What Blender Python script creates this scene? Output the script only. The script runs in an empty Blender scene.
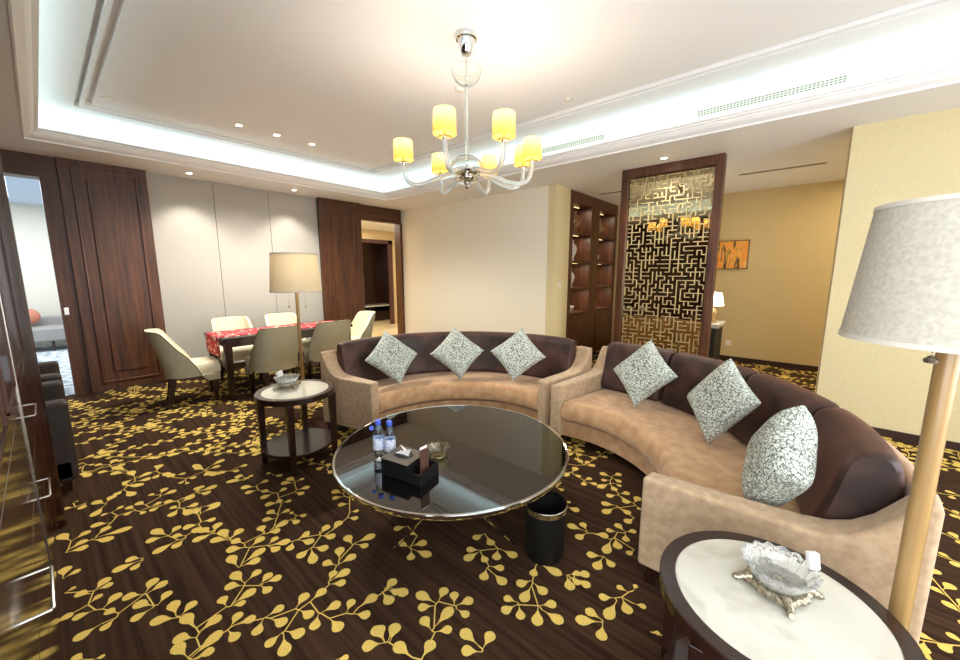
import bpy, bmesh, math, random
from mathutils import Vector, Matrix
PI = math.pi
rnd = random.Random(7)
scene = bpy.context.scene
COL = scene.collection

# ------------------------------------------------------------------ materials
def lin(c):
    return tuple(((v/255)/12.92 if v/255 <= .04045 else ((v/255+.055)/1.055)**2.4) for v in c) + (1,)

def new_mat(name, col, rough=.5, metal=0, spec=.5, **kw):
    m = bpy.data.materials.new(name); m.use_nodes = True
    b = m.node_tree.nodes['Principled BSDF']
    b.inputs['Base Color'].default_value = lin(col)
    b.inputs['Roughness'].default_value = rough
    b.inputs['Metallic'].default_value = metal
    b.inputs['Specular IOR Level'].default_value = spec
    for k, v in kw.items():
        b.inputs[k.replace('_', ' ')].default_value = v
    return m

def noise_mat(name, c1, c2, scale=(20, 20, 20), nscale=1, rough=.5, metal=0, bump=0, detail=4, spec=.5, lo=.35, hi=.65, dist=0, **kw):
    m = new_mat(name, c1, rough, metal, spec, **kw)
    nt = m.node_tree; N = nt.nodes; L = nt.links; b = N['Principled BSDF']
    tc = N.new('ShaderNodeTexCoord'); mp = N.new('ShaderNodeMapping'); no = N.new('ShaderNodeTexNoise'); rp = N.new('ShaderNodeValToRGB')
    mp.inputs['Scale'].default_value = scale
    no.inputs['Scale'].default_value = nscale; no.inputs['Detail'].default_value = detail; no.inputs['Distortion'].default_value = dist
    L.new(tc.outputs['Object'], mp.inputs['Vector']); L.new(mp.outputs[0], no.inputs['Vector']); L.new(no.outputs['Fac'], rp.inputs['Fac'])
    rp.color_ramp.elements[0].position = lo; rp.color_ramp.elements[0].color = lin(c1)
    rp.color_ramp.elements[1].position = hi; rp.color_ramp.elements[1].color = lin(c2)
    L.new(rp.outputs['Color'], b.inputs['Base Color'])
    if bump:
        bp = N.new('ShaderNodeBump'); bp.inputs['Strength'].default_value = bump; bp.inputs['Distance'].default_value = .002
        L.new(no.outputs['Fac'], bp.inputs['Height']); L.new(bp.outputs[0], b.inputs['Normal'])
    return m

def emit_mat(name, col, s):
    m = bpy.data.materials.new(name); m.use_nodes = True; nt = m.node_tree
    nt.nodes.clear(); e = nt.nodes.new('ShaderNodeEmission'); o = nt.nodes.new('ShaderNodeOutputMaterial')
    e.inputs['Color'].default_value = lin(col); e.inputs['Strength'].default_value = s
    nt.links.new(e.outputs[0], o.inputs[0]); return m

def glass_mat(name, col=(255, 255, 255), rough=.02, ior=1.45):
    return new_mat(name, col, rough, 0, .5, Transmission_Weight=1.0, IOR=ior)

def wood(name, a, b, axis='z', rough=.3, coat=.2):
    s = {'z': (16, 16, .9), 'x': (.9, 16, 16), 'y': (16, .9, 16)}[axis]
    return noise_mat(name, a, b, scale=s, nscale=1.6, rough=rough, detail=8, lo=.3, hi=.72, dist=.6, Coat_Weight=coat, Coat_Roughness=.12)

M = {}
M['walnut'] = wood('walnut', (54, 28, 15), (104, 62, 36), 'z', .42, .0)
M['walnut_x'] = wood('walnut_x', (52, 27, 15), (98, 58, 34), 'x', .42, .0)
M['walnut_y'] = wood('walnut_y', (46, 24, 15), (88, 52, 33), 'y')
M['rosewood'] = wood('rosewood', (66, 32, 19), (112, 62, 38))
M['glosswood'] = wood('gloss_walnut', (36, 18, 11), (74, 40, 25), 'z', .12, .4)
M['darkwood'] = wood('dark_wood', (30, 16, 12), (52, 29, 21), 'z', .25)
M['white'] = new_mat('ceiling_paint', (242, 241, 240), .8)
M['white_in'] = new_mat('tray_paint', (242, 241, 240), .8)
M['fabricwall'] = noise_mat('fabric_wall', (178, 175, 167), (186, 183, 176), scale=(1, 1, 1), nscale=260, rough=.9, bump=.1)
M['seam'] = new_mat('seam', (70, 62, 55), .6)
M['cream'] = noise_mat('cream_wallpaper', (240, 234, 214), (244, 238, 221), scale=(1, 1, 1), nscale=90, rough=.75)
M['yellowwall'] = noise_mat('yellow_wallpaper', (214, 200, 154), (221, 208, 164), scale=(1, 1, 1), nscale=90, rough=.7)
M['alcove'] = noise_mat('alcove_wallpaper', (200, 178, 128), (207, 186, 137), scale=(1, 1, 1), nscale=90, rough=.7)
M['base'] = new_mat('baseboard_wood', (48, 26, 18), .4)
M['chrome'] = new_mat('chrome', (225, 225, 225), .07, 1)
M['steel'] = new_mat('brushed_steel', (200, 198, 190), .25, 1)
M['bronze'] = noise_mat('antique_bronze', (112, 102, 84), (190, 182, 160), scale=(1, 1, 1), nscale=160, rough=.35, metal=.9, bump=.6)
M['goldwood'] = wood('honey_wood', (150, 118, 72), (182, 150, 98), 'z', .35)
M['blackglass'] = new_mat('black_glass', (12, 11, 10), .015, 0, .5, IOR=2.1)
M['black'] = new_mat('black_leather', (7, 7, 7), .65, 0, .3)
M['blackmat'] = new_mat('black_matte', (12, 11, 11), .6)
M['taupe'] = new_mat('taupe_leather', (96, 86, 76), .45)
M['brown'] = noise_mat('brown_card', (74, 48, 38), (86, 57, 45), nscale=4, rough=.5)
M['paper'] = new_mat('white_paper', (238, 238, 234), .8)
M['crystal'] = new_mat('crystal', (250, 253, 252), .03, 0, .5, Transmission_Weight=.85, IOR=1.5)
M['clearglass'] = glass_mat('clear_glass', (252, 255, 253), .03, 1.18)
M['milkglass'] = new_mat('milky_glass', (240, 244, 240), .05, 0, .5, Transmission_Weight=.7, IOR=1.15)
M['plastic'] = glass_mat('bottle_plastic', (225, 235, 250), .05, 1.2)
M['bluecap'] = new_mat('blue_cap', (70, 100, 215), .4)
M['bluelabel'] = noise_mat('bottle_label', (222, 228, 240), (150, 170, 215), scale=(1, 1, 1), nscale=90, rough=.5, lo=.5, hi=.62)
M['tan'] = noise_mat('tan_velvet', (184, 143, 103), (204, 167, 125), scale=(1, 1, 1), nscale=14, rough=.85, bump=.15, detail=6, Sheen_Weight=.35, Sheen_Roughness=.4)
M['tan2'] = noise_mat('tan_chenille', (178, 151, 119), (198, 172, 138), scale=(1, 1, 1), nscale=28, rough=.9, bump=.25, detail=8, Sheen_Weight=.2)
M['velvet'] = noise_mat('brown_velvet', (40, 24, 19), (80, 51, 42), scale=(1, 1, 1), nscale=5, rough=.55, bump=.05, detail=3, Sheen_Weight=.3, Sheen_Roughness=.35)
M['velvet'].node_tree.nodes['Principled BSDF'].inputs['Sheen Tint'].default_value = lin((200, 128, 104))
M['linen'] = noise_mat('linen_shade', (184, 180, 164), (202, 198, 182), scale=(90, 90, 90), nscale=1, rough=.9, bump=.35, detail=5, Transmission_Weight=0.0)
M['linen2'] = noise_mat('beige_linen_shade', (232, 222, 194), (242, 233, 208), scale=(60, 60, 60), nscale=1, rough=.9, bump=.3, detail=5)
def translucent(m, w):
    nt = m.node_tree; b = nt.nodes['Principled BSDF']; o = nt.nodes['Material Output']; t = nt.nodes.new('ShaderNodeBsdfTranslucent'); x = nt.nodes.new('ShaderNodeMixShader')
    t.inputs['Color'].default_value = lin((240, 230, 208)); x.inputs[0].default_value = w
    nt.links.new(b.outputs[0], x.inputs[1]); nt.links.new(t.outputs[0], x.inputs[2]); nt.links.new(x.outputs[0], o.inputs[0])
translucent(M['linen2'], .35)
M['shadetrim'] = new_mat('shade_trim', (214, 210, 198), .8)
M['sage'] = noise_mat('sage_chair_fabric', (170, 166, 142), (194, 190, 166), scale=(1, 1, 1), nscale=120, rough=.85, bump=.2)
M['creamleather'] = new_mat('cream_leather', (232, 224, 196), .45)
M['piping'] = new_mat('stud_piping', (96, 84, 62), .4, .5)
M['chocolate'] = new_mat('chocolate_leather', (46, 34, 26), .6)
M['plasticw'] = new_mat('white_plastic', (226, 222, 208), .4)
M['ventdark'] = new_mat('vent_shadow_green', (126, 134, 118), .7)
M['ventgrey'] = new_mat('vent_grey', (120, 112, 98), .6)
M['goldm'] = new_mat('gold_lattice', (206, 186, 138), .45, .5)
M['mirror'] = new_mat('bronze_mirror', (176, 164, 132), .03, 1)
M['lit'] = emit_mat('lamp_lit', (255, 240, 214), 12)
M['led'] = emit_mat('led_strip', (190, 244, 250), .8)
M['shelfled'] = emit_mat('shelf_led', (255, 214, 150), 1.2)
M['bulb'] = emit_mat('warm_bulb', (255, 214, 130), 3)
M['rugblue'] = noise_mat('pale_blue_carpet', (150, 160, 170), (214, 220, 224), scale=(1, 1, 1), nscale=9, rough=.9, lo=.45, hi=.55)
M['plainwhite'] = new_mat('plain_white_wall', (226, 222, 208), .8)
M['skyblue'] = emit_mat('bright_window', (176, 206, 250), 1.6)
M['daylight_blue'] = new_mat('daylight_tinted_ceiling', (200, 218, 240), .8)  # white ceiling with cool daylight put into its colour
M['pink'] = new_mat('salmon_cushion', (200, 128, 104), .8)
M['greyseat'] = new_mat('grey_upholstery', (150, 148, 144), .8)
M['tilefloor'] = noise_mat('beige_stone_floor', (206, 184, 140), (222, 202, 160), nscale=.1, rough=.25)
M['warmwall'] = new_mat('warm_wall', (224, 196, 140), .7)
M['porcelain'] = noise_mat('porcelain', (232, 230, 224), (176, 172, 166), scale=(1, 1, 1), nscale=60, rough=.2, lo=.5, hi=.6)
M['amber'] = noise_mat('amber_vase', (120, 84, 50), (160, 130, 90), scale=(1, 1, 1), nscale=14, rough=.25)
M['redobj'] = new_mat('red_lacquer', (150, 40, 30), .3)

# speckled pillow fabric: voronoi cell borders
def pillow_mat():
    m = new_mat('speckled_pillow', (210, 212, 200), .8); nt = m.node_tree; N = nt.nodes; L = nt.links; b = N['Principled BSDF']
    tc = N.new('ShaderNodeTexCoord'); v = N.new('ShaderNodeTexVoronoi'); v.feature = 'DISTANCE_TO_EDGE'; v.inputs['Scale'].default_value = 52
    no = N.new('ShaderNodeTexNoise'); no.inputs['Scale'].default_value = 45
    mx = N.new('ShaderNodeMixRGB'); mx.inputs[0].default_value = .03
    L.new(tc.outputs['Object'], mx.inputs[1]); L.new(no.outputs['Color'], mx.inputs[2]); L.new(mx.outputs[0], v.inputs['Vector'])
    r = N.new('ShaderNodeValToRGB'); L.new(v.outputs['Distance'], r.inputs['Fac'])
    r.color_ramp.elements[0].position = .05; r.color_ramp.elements[0].color = lin((52, 52, 50))
    r.color_ramp.elements[1].position = .11; r.color_ramp.elements[1].color = lin((216, 226, 214))
    L.new(r.outputs[0], b.inputs['Base Color']); return m
M['speckle'] = pillow_mat()

def marble_mat():
    m = new_mat('white_marble', (226, 224, 206), .09, 0, .5, Coat_Weight=.6, Coat_Roughness=.03); nt = m.node_tree; N = nt.nodes; L = nt.links; b = N['Principled BSDF']
    tc = N.new('ShaderNodeTexCoord'); no = N.new('ShaderNodeTexNoise'); no.inputs['Scale'].default_value = 3.0; no.inputs['Detail'].default_value = 6; no.inputs['Distortion'].default_value = 1.5
    r = N.new('ShaderNodeValToRGB'); L.new(tc.outputs['Object'], no.inputs['Vector']); L.new(no.outputs['Fac'], r.inputs['Fac'])
    e = r.color_ramp.elements; e[0].position = .3; e[0].color = lin((188, 184, 168)); e[1].position = .48; e[1].color = lin((208, 207, 194))
    L.new(r.outputs[0], b.inputs['Base Color']); return m
M['marble'] = marble_mat()

def carpet_mat():
    m = new_mat('brown_carpet', (44, 30, 24), .95, 0, .1); nt = m.node_tree; N = nt.nodes; L = nt.links; b = N['Principled BSDF']
    tc = N.new('ShaderNodeTexCoord'); mp = N.new('ShaderNodeMapping'); mp.inputs['Scale'].default_value = (42, 1.2, 1)
    no = N.new('ShaderNodeTexNoise'); no.inputs['Scale'].default_value = 1; no.inputs['Detail'].default_value = 3
    n2 = N.new('ShaderNodeTexNoise'); n2.inputs['Scale'].default_value = 420
    r = N.new('ShaderNodeValToRGB'); e = r.color_ramp.elements
    e[0].position = .35; e[0].color = lin((47, 32, 22)); e[1].position = .65; e[1].color = lin((71, 51, 36))
    L.new(tc.outputs['Object'], mp.inputs['Vector']); L.new(mp.outputs[0], no.inputs['Vector']); L.new(tc.outputs['Object'], n2.inputs['Vector'])
    L.new(no.outputs['Fac'], r.inputs['Fac']); mx = N.new('ShaderNodeMixRGB'); mx.blend_type = 'OVERLAY'; mx.inputs[0].default_value = .35
    L.new(r.outputs[0], mx.inputs[1]); L.new(n2.outputs['Fac'], mx.inputs[2]); L.new(mx.outputs[0], b.inputs['Base Color'])
    return m
M['carpet'] = carpet_mat()
M['leaf'] = noise_mat('yellow_leaf_pile', (216, 184, 90), (236, 208, 116), scale=(1, 1, 1), nscale=300, rough=.95, spec=.1)

def runner_mat():
    m = new_mat('red_runner', (170, 34, 44), .75); nt = m.node_tree; N = nt.nodes; L = nt.links; b = N['Principled BSDF']
    tc = N.new('ShaderNodeTexCoord'); v = N.new('ShaderNodeTexVoronoi'); v.inputs['Scale'].default_value = 15
    r = N.new('ShaderNodeValToRGB'); r.color_ramp.interpolation = 'CONSTANT'; e = r.color_ramp.elements
    e[0].position = 0; e[0].color = lin((236, 214, 196)); e[1].position = .33; e[1].color = lin((178, 40, 52))
    L.new(tc.outputs['Object'], v.inputs['Vector']); L.new(v.outputs['Distance'], r.inputs['Fac']); L.new(r.outputs[0], b.inputs['Base Color']); return m
M['runner'] = runner_mat()

def painting_mat():
    m = new_mat('autumn_canvas', (220, 150, 50), .6); nt = m.node_tree; N = nt.nodes; L = nt.links; b = N['Principled BSDF']
    tc = N.new('ShaderNodeTexCoord'); mp = N.new('ShaderNodeMapping'); mp.inputs['Scale'].default_value = (1, 9, 2.2); mp.inputs['Rotation'].default_value = (.25, 0, 0)
    no = N.new('ShaderNodeTexNoise'); no.inputs['Scale'].default_value = 1.6; no.inputs['Distortion'].default_value = 1.2
    r = N.new('ShaderNodeValToRGB'); e = r.color_ramp.elements
    e[0].position = .36; e[0].color = lin((74, 46, 22)); e[1].position = .7; e[1].color = lin((232, 196, 110))
    k = r.color_ramp.elements.new(.46); k.color = lin((236, 180, 70)); k = r.color_ramp.elements.new(.56); k.color = lin((238, 140, 44))
    L.new(tc.outputs['Object'], mp.inputs['Vector']); L.new(mp.outputs[0], no.inputs['Vector']); L.new(no.outputs['Fac'], r.inputs['Fac']); L.new(r.outputs[0], b.inputs['Base Color']); return m
M['painting'] = painting_mat()

# warm chandelier shade: cloth that lets the bulb's light through
def shade_mat(name, col, t=.5):
    m = bpy.data.materials.new(name); m.use_nodes = True; nt = m.node_tree; N = nt.nodes; L = nt.links; N.clear()
    d = N.new('ShaderNodeBsdfDiffuse'); tr = N.new('ShaderNodeBsdfTranslucent'); mx = N.new('ShaderNodeMixShader'); o = N.new('ShaderNodeOutputMaterial')
    d.inputs['Color'].default_value = lin(col); tr.inputs['Color'].default_value = lin(col); mx.inputs[0].default_value = t
    L.new(d.outputs[0], mx.inputs[1]); L.new(tr.outputs[0], mx.inputs[2]); L.new(mx.outputs[0], o.inputs[0]); return m
M['chandshade'] = shade_mat('yellow_silk_shade', (226, 186, 98), .28)
M['lampshade_lit'] = shade_mat('white_lit_shade', (240, 240, 236), .5)

# ------------------------------------------------------------------ mesh helpers
class MB:
    def __init__(s): s.bm = bmesh.new(); s.mi = 0
    def face(s, vs, smooth=False):
        try:
            f = s.bm.faces.new(vs); f.material_index = s.mi; f.smooth = smooth; return f
        except ValueError: return None
    def box(s, x0, x1, y0, y1, z0, z1):
        x0, x1 = sorted((x0, x1)); y0, y1 = sorted((y0, y1)); z0, z1 = sorted((z0, z1))
        v = [s.bm.verts.new((x, y, z)) for z in (z0, z1) for y in (y0, y1) for x in (x0, x1)]
        for q in ((0, 2, 3, 1), (4, 5, 7, 6), (0, 1, 5, 4), (2, 6, 7, 3), (0, 4, 6, 2), (1, 3, 7, 5)):
            s.face([v[i] for i in q])
        return s
    def rings(s, R, smooth=True, cap=True, close=True):
        vs = [[s.bm.verts.new(p) for p in r] for r in R]; n = len(R[0])
        for a, b in zip(vs, vs[1:]):
            for i in range(n if close else n-1):
                s.face([a[i], a[(i+1) % n], b[(i+1) % n], b[i]], smooth)
        if cap and close:
            s.face(vs[0][::-1]); s.face(vs[-1])
        return s
    def lathe(s, prof, c=(0, 0, 0), n=32, sx=1, sy=1, cap=False, smooth=True):
        P2 = [prof[0]]
        for (ra, za), (rb, zb) in zip(prof, prof[1:]):      # keep broad flats flat: extra rings beside each rim
            if abs(ra-rb) > .03 and abs(za-zb) < .004:
                f = .003/abs(ra-rb)
                P2 += [(ra+(rb-ra)*f, za+(zb-za)*f), (rb+(ra-rb)*f, zb+(za-zb)*f)]
            P2.append((rb, zb))
        prof = P2
        R = [[(c[0]+r*sx*math.cos(2*PI*k/n), c[1]+r*sy*math.sin(2*PI*k/n), c[2]+z) for k in range(n)] for r, z in prof]
        return s.rings(R, smooth, cap)
    def tube(s, pts, r, n=10, cap=True, r2=None):
        pts = [Vector(p) for p in pts]; R = []; prev = None
        for i, p in enumerate(pts):
            t = (pts[min(i+1, len(pts)-1)]-pts[max(i-1, 0)]).normalized()
            if prev is None:
                a = Vector((0, 0, 1)) if abs(t.z) < .9 else Vector((1, 0, 0)); u = t.cross(a).normalized()
            else: u = (prev-t*prev.dot(t)).normalized()
            w = t.cross(u); prev = u
            rr = r if r2 is None else r+(r2-r)*i/(len(pts)-1)
            R.append([tuple(p+rr*(math.cos(2*PI*k/n)*u+math.sin(2*PI*k/n)*w)) for k in range(n)])
        return s.rings(R, True, cap)
    def taper(s, x, y, z0, z1, w0, w1, dx=0, dy=0):  # square leg, w0 at z0 (offset by dx,dy), w1 at z1
        def sq(cx, cy, w, z): return [(cx-w, cy-w, z), (cx+w, cy-w, z), (cx+w, cy+w, z), (cx-w, cy+w, z)]
        return s.rings([sq(x+dx, y+dy, w0/2, z0), sq(x, y, w1/2, z1)], False)
    def build(s, name, mats, parent=None, bevel=0, seg=2, subsurf=0, recalc=True, angle=40):
        if recalc: bmesh.ops.recalc_face_normals(s.bm, faces=s.bm.faces)
        me = bpy.data.meshes.new(name); s.bm.to_mesh(me); s.bm.free()
        for m in (mats if isinstance(mats, (list, tuple)) else [mats]): me.materials.append(M[m] if isinstance(m, str) else m)
        o = bpy.data.objects.new(name, me); COL.objects.link(o)
        if parent is not None: o.parent = parent
        if not bevel and not subsurf and any(p.use_smooth for p in me.polygons): me.set_sharp_from_angle(angle=math.radians(38))
        if bevel:
            b = o.modifiers.new('Bevel', 'BEVEL'); b.width = bevel; b.segments = seg; b.limit_method = 'ANGLE'; b.angle_limit = math.radians(angle)
            for p in me.polygons: p.use_smooth = True
            w = o.modifiers.new('WN', 'WEIGHTED_NORMAL'); w.keep_sharp = False
        if subsurf:
            b = o.modifiers.new('Sub', 'SUBSURF'); b.levels = subsurf; b.render_levels = subsurf
            for p in me.polygons: p.use_smooth = True
        return o

def tag(o, label, cat, group=None):
    o['label'] = label; o['category'] = cat
    if group: o['group'] = group
    return o
def thing(name, label, cat, loc=(0, 0, 0), rz=0, group=None):
    o = bpy.data.objects.new(name, None); COL.objects.link(o); o.location = loc; o.rotation_euler = (0, 0, rz); o.empty_display_size = .1
    return tag(o, label, cat, group)
def struct(o, label=None, cat=None):
    o['kind'] = 'structure'
    if label: o['label'] = label
    if cat: o['category'] = cat
    return o
def copy_tree(o, parent=None):
    c = o.copy(); COL.objects.link(c)
    if parent is not None: c.parent = parent
    for ch in list(o.children): copy_tree(ch, c)
    return c
def dup(o, loc, rz, label):
    c = copy_tree(o); c.location = loc; c.rotation_euler = (0, 0, rz); c['label'] = label; return c

# ================================================================== SETTING
H = 2.8; ZU = 3.12
YB = 6.7; XC = 5.19; XP = 4.95; XA = 7.62; XL = -.8; YN = -2.6

# ---- floor with woven leaf pattern
LV = [int(v)/1000 for v in '''-48 3006 -89 3133 -40 3009 29 3052 -63 2922 12 2957 -72 2896 11 2874 121 3056 38 3105 50 2958 107 3019 45 2938 194 2904 23 2936 108 2851 -91 2655 -77 2749 -87 2651 -29 2671 321 2644 271 2777 327 2650 382 2705 308 2651 226 2680 385 2570 337 2625 381 2548 314 2497 349 2558 234 2530 195 2528 134 2580 192 2509 141 2463 185 2517 75 2525 468 2644 393 2664 497 2481 398 2481 477 2504 428 2604 503 2503 544 2557 544 2345 531 2469 544 2345 618 2392 541 2335 471 2417 583 2247 549 2318 579 2202 503 2254 -3 2410 -52 2470 1 2423 58 2489 5 2428 69 2420 -21 2343 26 2376 -2 2279 -73 2289 20 2261 82 2320 64 2177 29 2235 55 2156 3 2118 9 2163 -76 2143 157 2224 89 2276 161 2228 208 2308 163 2217 244 2240 174 2108 119 2189 168 2098 92 2085 187 2101 239 2156 227 1964 235 2071 235 1947 149 2016 239 1950 303 1997 270 1830 250 1946 271 1800 356 1823 258 1778 197 1843 214 1703 193 1805 218 1691 336 1731 223 1680 292 1664 -88 2517 -51 2531 -51 1998 -80 2050 -29 1973 2 1961 -137 2318 -68 2331 495 2484 545 2555 495 2484 454 2573 492 2473 432 2476 531 2365 534 2472 546 2343 619 2390 535 2342 470 2418 581 2250 551 2324 577 2204 502 2262 592 2186 675 2220 685 2249 698 2333 693 2240 761 2209 716 2240 824 2262 839 2259 860 2190 664 2129 726 2160 666 2121 759 2069 661 2120 686 2041 501 2072 498 2195 519 2084 643 2116 511 2072 598 2049 771 2056 723 1998 786 2051 860 2054 794 2042 841 1961 814 1929 729 1908 814 1929 767 1807 818 1925 869 1852 894 1993 967 2035 893 1980 942 1910 956 1976 1037 2014 972 1771 989 1869 988 1777 1102 1751 988 1765 1022 1700 865 1727 917 1810 839 1702 805 1775 850 1700 943 1695 757 1632 814 1677 763 1634 867 1626 754 1616 812 1567 648 1591 729 1606 587 1604 660 1649 594 1587 619 1509 645 1503 592 1442 651 1496 736 1481 663 1443 668 1353 725 1410 782 1454 774 1395 868 1389 741 1384 788 1321 900 1380 982 1400 893 1379 881 1304 917 1379 947 1316 487 1935 472 2053 498 1942 570 1970 482 1921 420 1984 529 1867 597 1907 548 1865 622 1842 533 1863 548 1788 407 1846 510 1860 387 1852 388 1929 397 1841 453 1814 275 1795 357 1821 257 1718 338 1729 245 1667 292 1661 363 1722 419 1774 383 1722 454 1693 354 1718 366 1640 475 1661 421 1603 483 1660 559 1661 493 1640 528 1561 502 1531 430 1518 501 1518 467 1422 510 1529 556 1454 755 1167 686 1220 758 1171 767 1260 766 1161 839 1200 590 1254 627 1224 1272 1667 1201 1706 1168 1518 1154 1585 1177 1520 1257 1479 1169 1492 1202 1382 1164 1498 1112 1440 1255 1560 1245 1613 1524 1275 1447 1297 1514 1259 1479 1183 1406 1206 1361 1270 1402 1203 1297 1226 1394 1195 1360 1130 1479 1145 1406 1099 1484 1127 1496 1030 1336 1103 1260 1067 1349 1099 1387 1033 1327 1061 1313 967 1537 936 1597 866 1531 920 1542 790 1512 921 1443 895 1420 881 1348 926 1410 874 1395 788 1390 867 1286 852 1268 863 1250 929 1256 860 1182 889 1262 853 1207 803 1315 784 1228 735 1318 780 1378 728 1308 758 1313 657 1559 770 1492 712 1566 762 1616 726 1560 759 1549 693 913 1393 984 1397 930 1382 967 1284 896 1385 887 1298 1020 1143 1000 1255 1034 1144 1110 1174 1009 1139 951 1189 1066 1073 1119 1126 1072 1066 1146 1032 1060 1054 1069 987 932 1062 1052 1073 916 1058 932 1138 922 1044 978 1001 809 1000 891 1023 760 1175 784 1248 769 1151 841 1198 792 1032 780 1131 997 866 1002 966 998 845 1079 861 985 840 939 906 2790 1333 2700 1380 2778 1346 2767 1274 2796 1241 2796 1158 2471 1208 2564 1220 2485 1215 2388 1235 2462 1195 2457 1132 2432 1095 2495 1066 2432 1095 2367 1064 2421 1065 2442 998 2606 960 2609 1047 2626 959 2697 923 2558 948 2516 998 2597 948 2581 879 2517 932 2408 976 2504 926 2450 867 2537 909 2528 857 2426 836 2486 786 2409 837 2348 889 2406 821 2360 748 2287 797 2249 884 2261 794 2155 834 2274 778 2257 698 2104 1081 2123 1040 2061 1043 2077 957 1932 836 1982 894 1923 846 1908 950 1914 828 1833 854 1935 805 1969 724 2040 696 2014 755 2069 663 2107 734 2059 660 1993 630 2069 663 2118 619 1984 693 1908 640 1955 700 1828 684 1798 683 1757 755 1791 680 1689 677 1802 679 1763 612 2233 664 2154 694 1957 571 1899 590 2301 1204 2219 1236 2215 1199 2214 1141 2383 722 2478 719 2368 703 2341 667 1580 742 1641 689 1567 730 1569 650 1557 750 1488 714 1656 499 1658 554 1584 535 1541 593 1609 513 1543 455 1575 522 1455 522 1436 531 1440 611 1425 530 1363 622 1423 525 1345 500 1610 458 1627 409 1517 356 1534 324 1546 273 1508 222 1488 269 1463 257 1684 483 1725 486 814 2988 734 3038 825 3021 809 3084 830 2993 882 3000 839 2812 768 2885 834 2757 760 2784 854 2835 928 2844 881 2662 850 2726 981 2908 961 2954 980 2886 1018 2828 891 2632 805 2637 905 2616 970 2639 1039 2663 974 2726 1050 2671 1036 2762 1053 2667 1110 2667 1007 2555 1084 2527 987 2540 1015 2469 889 2558 869 2491 869 2491 798 2538 878 2480 930 2456 810 2374 784 2453 815 2368 881 2364 789 2335 730 2388 880 2293 872 2335 884 2272 923 2227 862 2251 857 2196 753 2272 826 2262 697 2265 691 2329 702 2231 756 2203 1200 2274 1163 2355 1185 2234 1119 2273 1202 2195 1217 2141 1164 2131 1108 2178 1117 2050 1164 2022 1080 2013 1116 1956 992 1980 1037 2011 908 2020 970 2034 907 1966 947 1920 811 2051 866 2069 445 2897 516 2890 439 2870 455 2787 519 2827 610 2774 505 2793 479 2824 478 2650 543 2614 461 2625 392 2662 464 2592 481 2530 507 2486 546 2556 517 2446 561 2423 550 2354 620 2389 449 3032 527 3016 546 3072 598 3112 560 3055 662 3038 558 3019 609 2979 671 3362 631 3457 666 3344 664 3252 681 3350 765 3351 714 3264 726 3204 1309 2720 1229 2714 1277 2659 1285 2578 1303 2677 1336 2739 101 3973 35 4002 49 4056 79 3905 197 3884 132 3936 212 3916 277 3965 177 4056 127 4113 198 4031 243 4110 227 4075 279 4041 66 4159 30 4126 84 4164 117 4126 59 4244 40 4214 282 3786 216 3960 266 3757 193 3842 298 3628 292 3774 296 3609 225 3584 294 3590 390 3637 289 3552 372 3520 252 3531 230 3578 224 3481 171 3427 223 3464 256 3329 221 3547 321 3451 123 3354 166 3432 122 3338 70 3434 116 3327 51 3221 37 3455 9 3384 -12 3441 -67 3471 -18 3518 6 3525 143 3194 191 3223 133 3189 86 3196 155 3116 135 3107 235 3121 207 3187 233 3107 181 3086 288 3128 255 3201 249 3072 267 3018 354 3214 329 3263 371 3176 459 3189 376 3208 416 3279 360 3044 293 3021 301 3078 363 3094 434 3029 376 3078 438 2989 524 3017 544 3052 658 3039 553 3041 566 3125 550 3025 597 2970 424 2919 391 2974 424 2919 364 2857 433 2908 454 2801 442 2898 516 2880 483 2735 483 2833 498 2750 607 2775 483 3414 455 3538 500 3440 559 3417 537 3307 493 3273 541 3325 595 3284 530 3272 533 3226 419 3627 461 3726 434 3563 388 3503 472 3714 421 3722 455 3538 486 3433 662 3345 635 3523 673 3332 697 3211 702 3396 816 3445 736 3259 748 3198 837 3214 908 3207 789 3197 831 3148 771 2993 725 3045 775 3009 810 3079 811 2968 846 2992'''.split()]
leaves = [LV[i:i+4] for i in range(0, len(LV), 4)]
def in_traced(x, y):
    # strip of floor in front of the camera side where the photographed vines are laid out one by one
    d = x*.7578+y*.6525; s = x*.6525-y*.7578
    return d < 2.62 and -2.6 < s < 1.3 and not (d > 2.3 and s > -.1 and False)
auto = []
def vine(p, q):
    p = Vector(p); q = Vector(q); d = q-p; L = d.length; t = d.normalized(); n = Vector((-t.y, t.x)); amp = rnd.uniform(-.05, .05)
    k = int(L/.05); stem = []
    for i in range(k+1):
        u = i/max(1, k); c = p+d*u+n*amp*math.sin(u*PI)
        stem.append(c)
        sd = 1 if i % 2 else -1; a = rnd.uniform(.45, .95)*sd; ln = rnd.uniform(.06, .09)
        e = c+ln*(t*math.cos(a)+n*math.sin(a))
        auto.append((c.x, c.y, e.x, e.y))
    return stem
stems = []
GX = .44
pts = {}
for i in range(-4, 26):
    for j in range(-8, 30):
        pts[i, j] = (i*GX+(j % 2)*GX/2+rnd.uniform(-.13, .13)-.6, j*GX*.82+rnd.uniform(-.12, .12)-1.4)
for (i, j), p in pts.items():
    for di, dj in ((1, 0), (0, 1), (1 if j % 2 else -1, 1)):
        q = pts.get((i+di, j+dj))
        if q and rnd.random() < .72:
            if in_traced(*p) or in_traced(*q): continue
            if max(p[0], q[0]) > 7.9 or max(p[1], q[1]) > 6.66: continue
            stems.append(vine(p, q))
TB = [Vector(l[2:]) for l in leaves]+[Vector(l[:2]) for l in leaves]
auto = [a for a in auto if (a[0]*.7578+a[1]*.6525 > 3.3 or min((Vector((a[2], a[3]))-q).length for q in TB) > .075) and not in_traced(a[0], a[1]) and -0.8 < a[0] < 7.6 and -2.5 < a[1] < 6.62 and not (a[0] > 5.1 and a[1] > 2.9)]
fl = MB()
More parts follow.
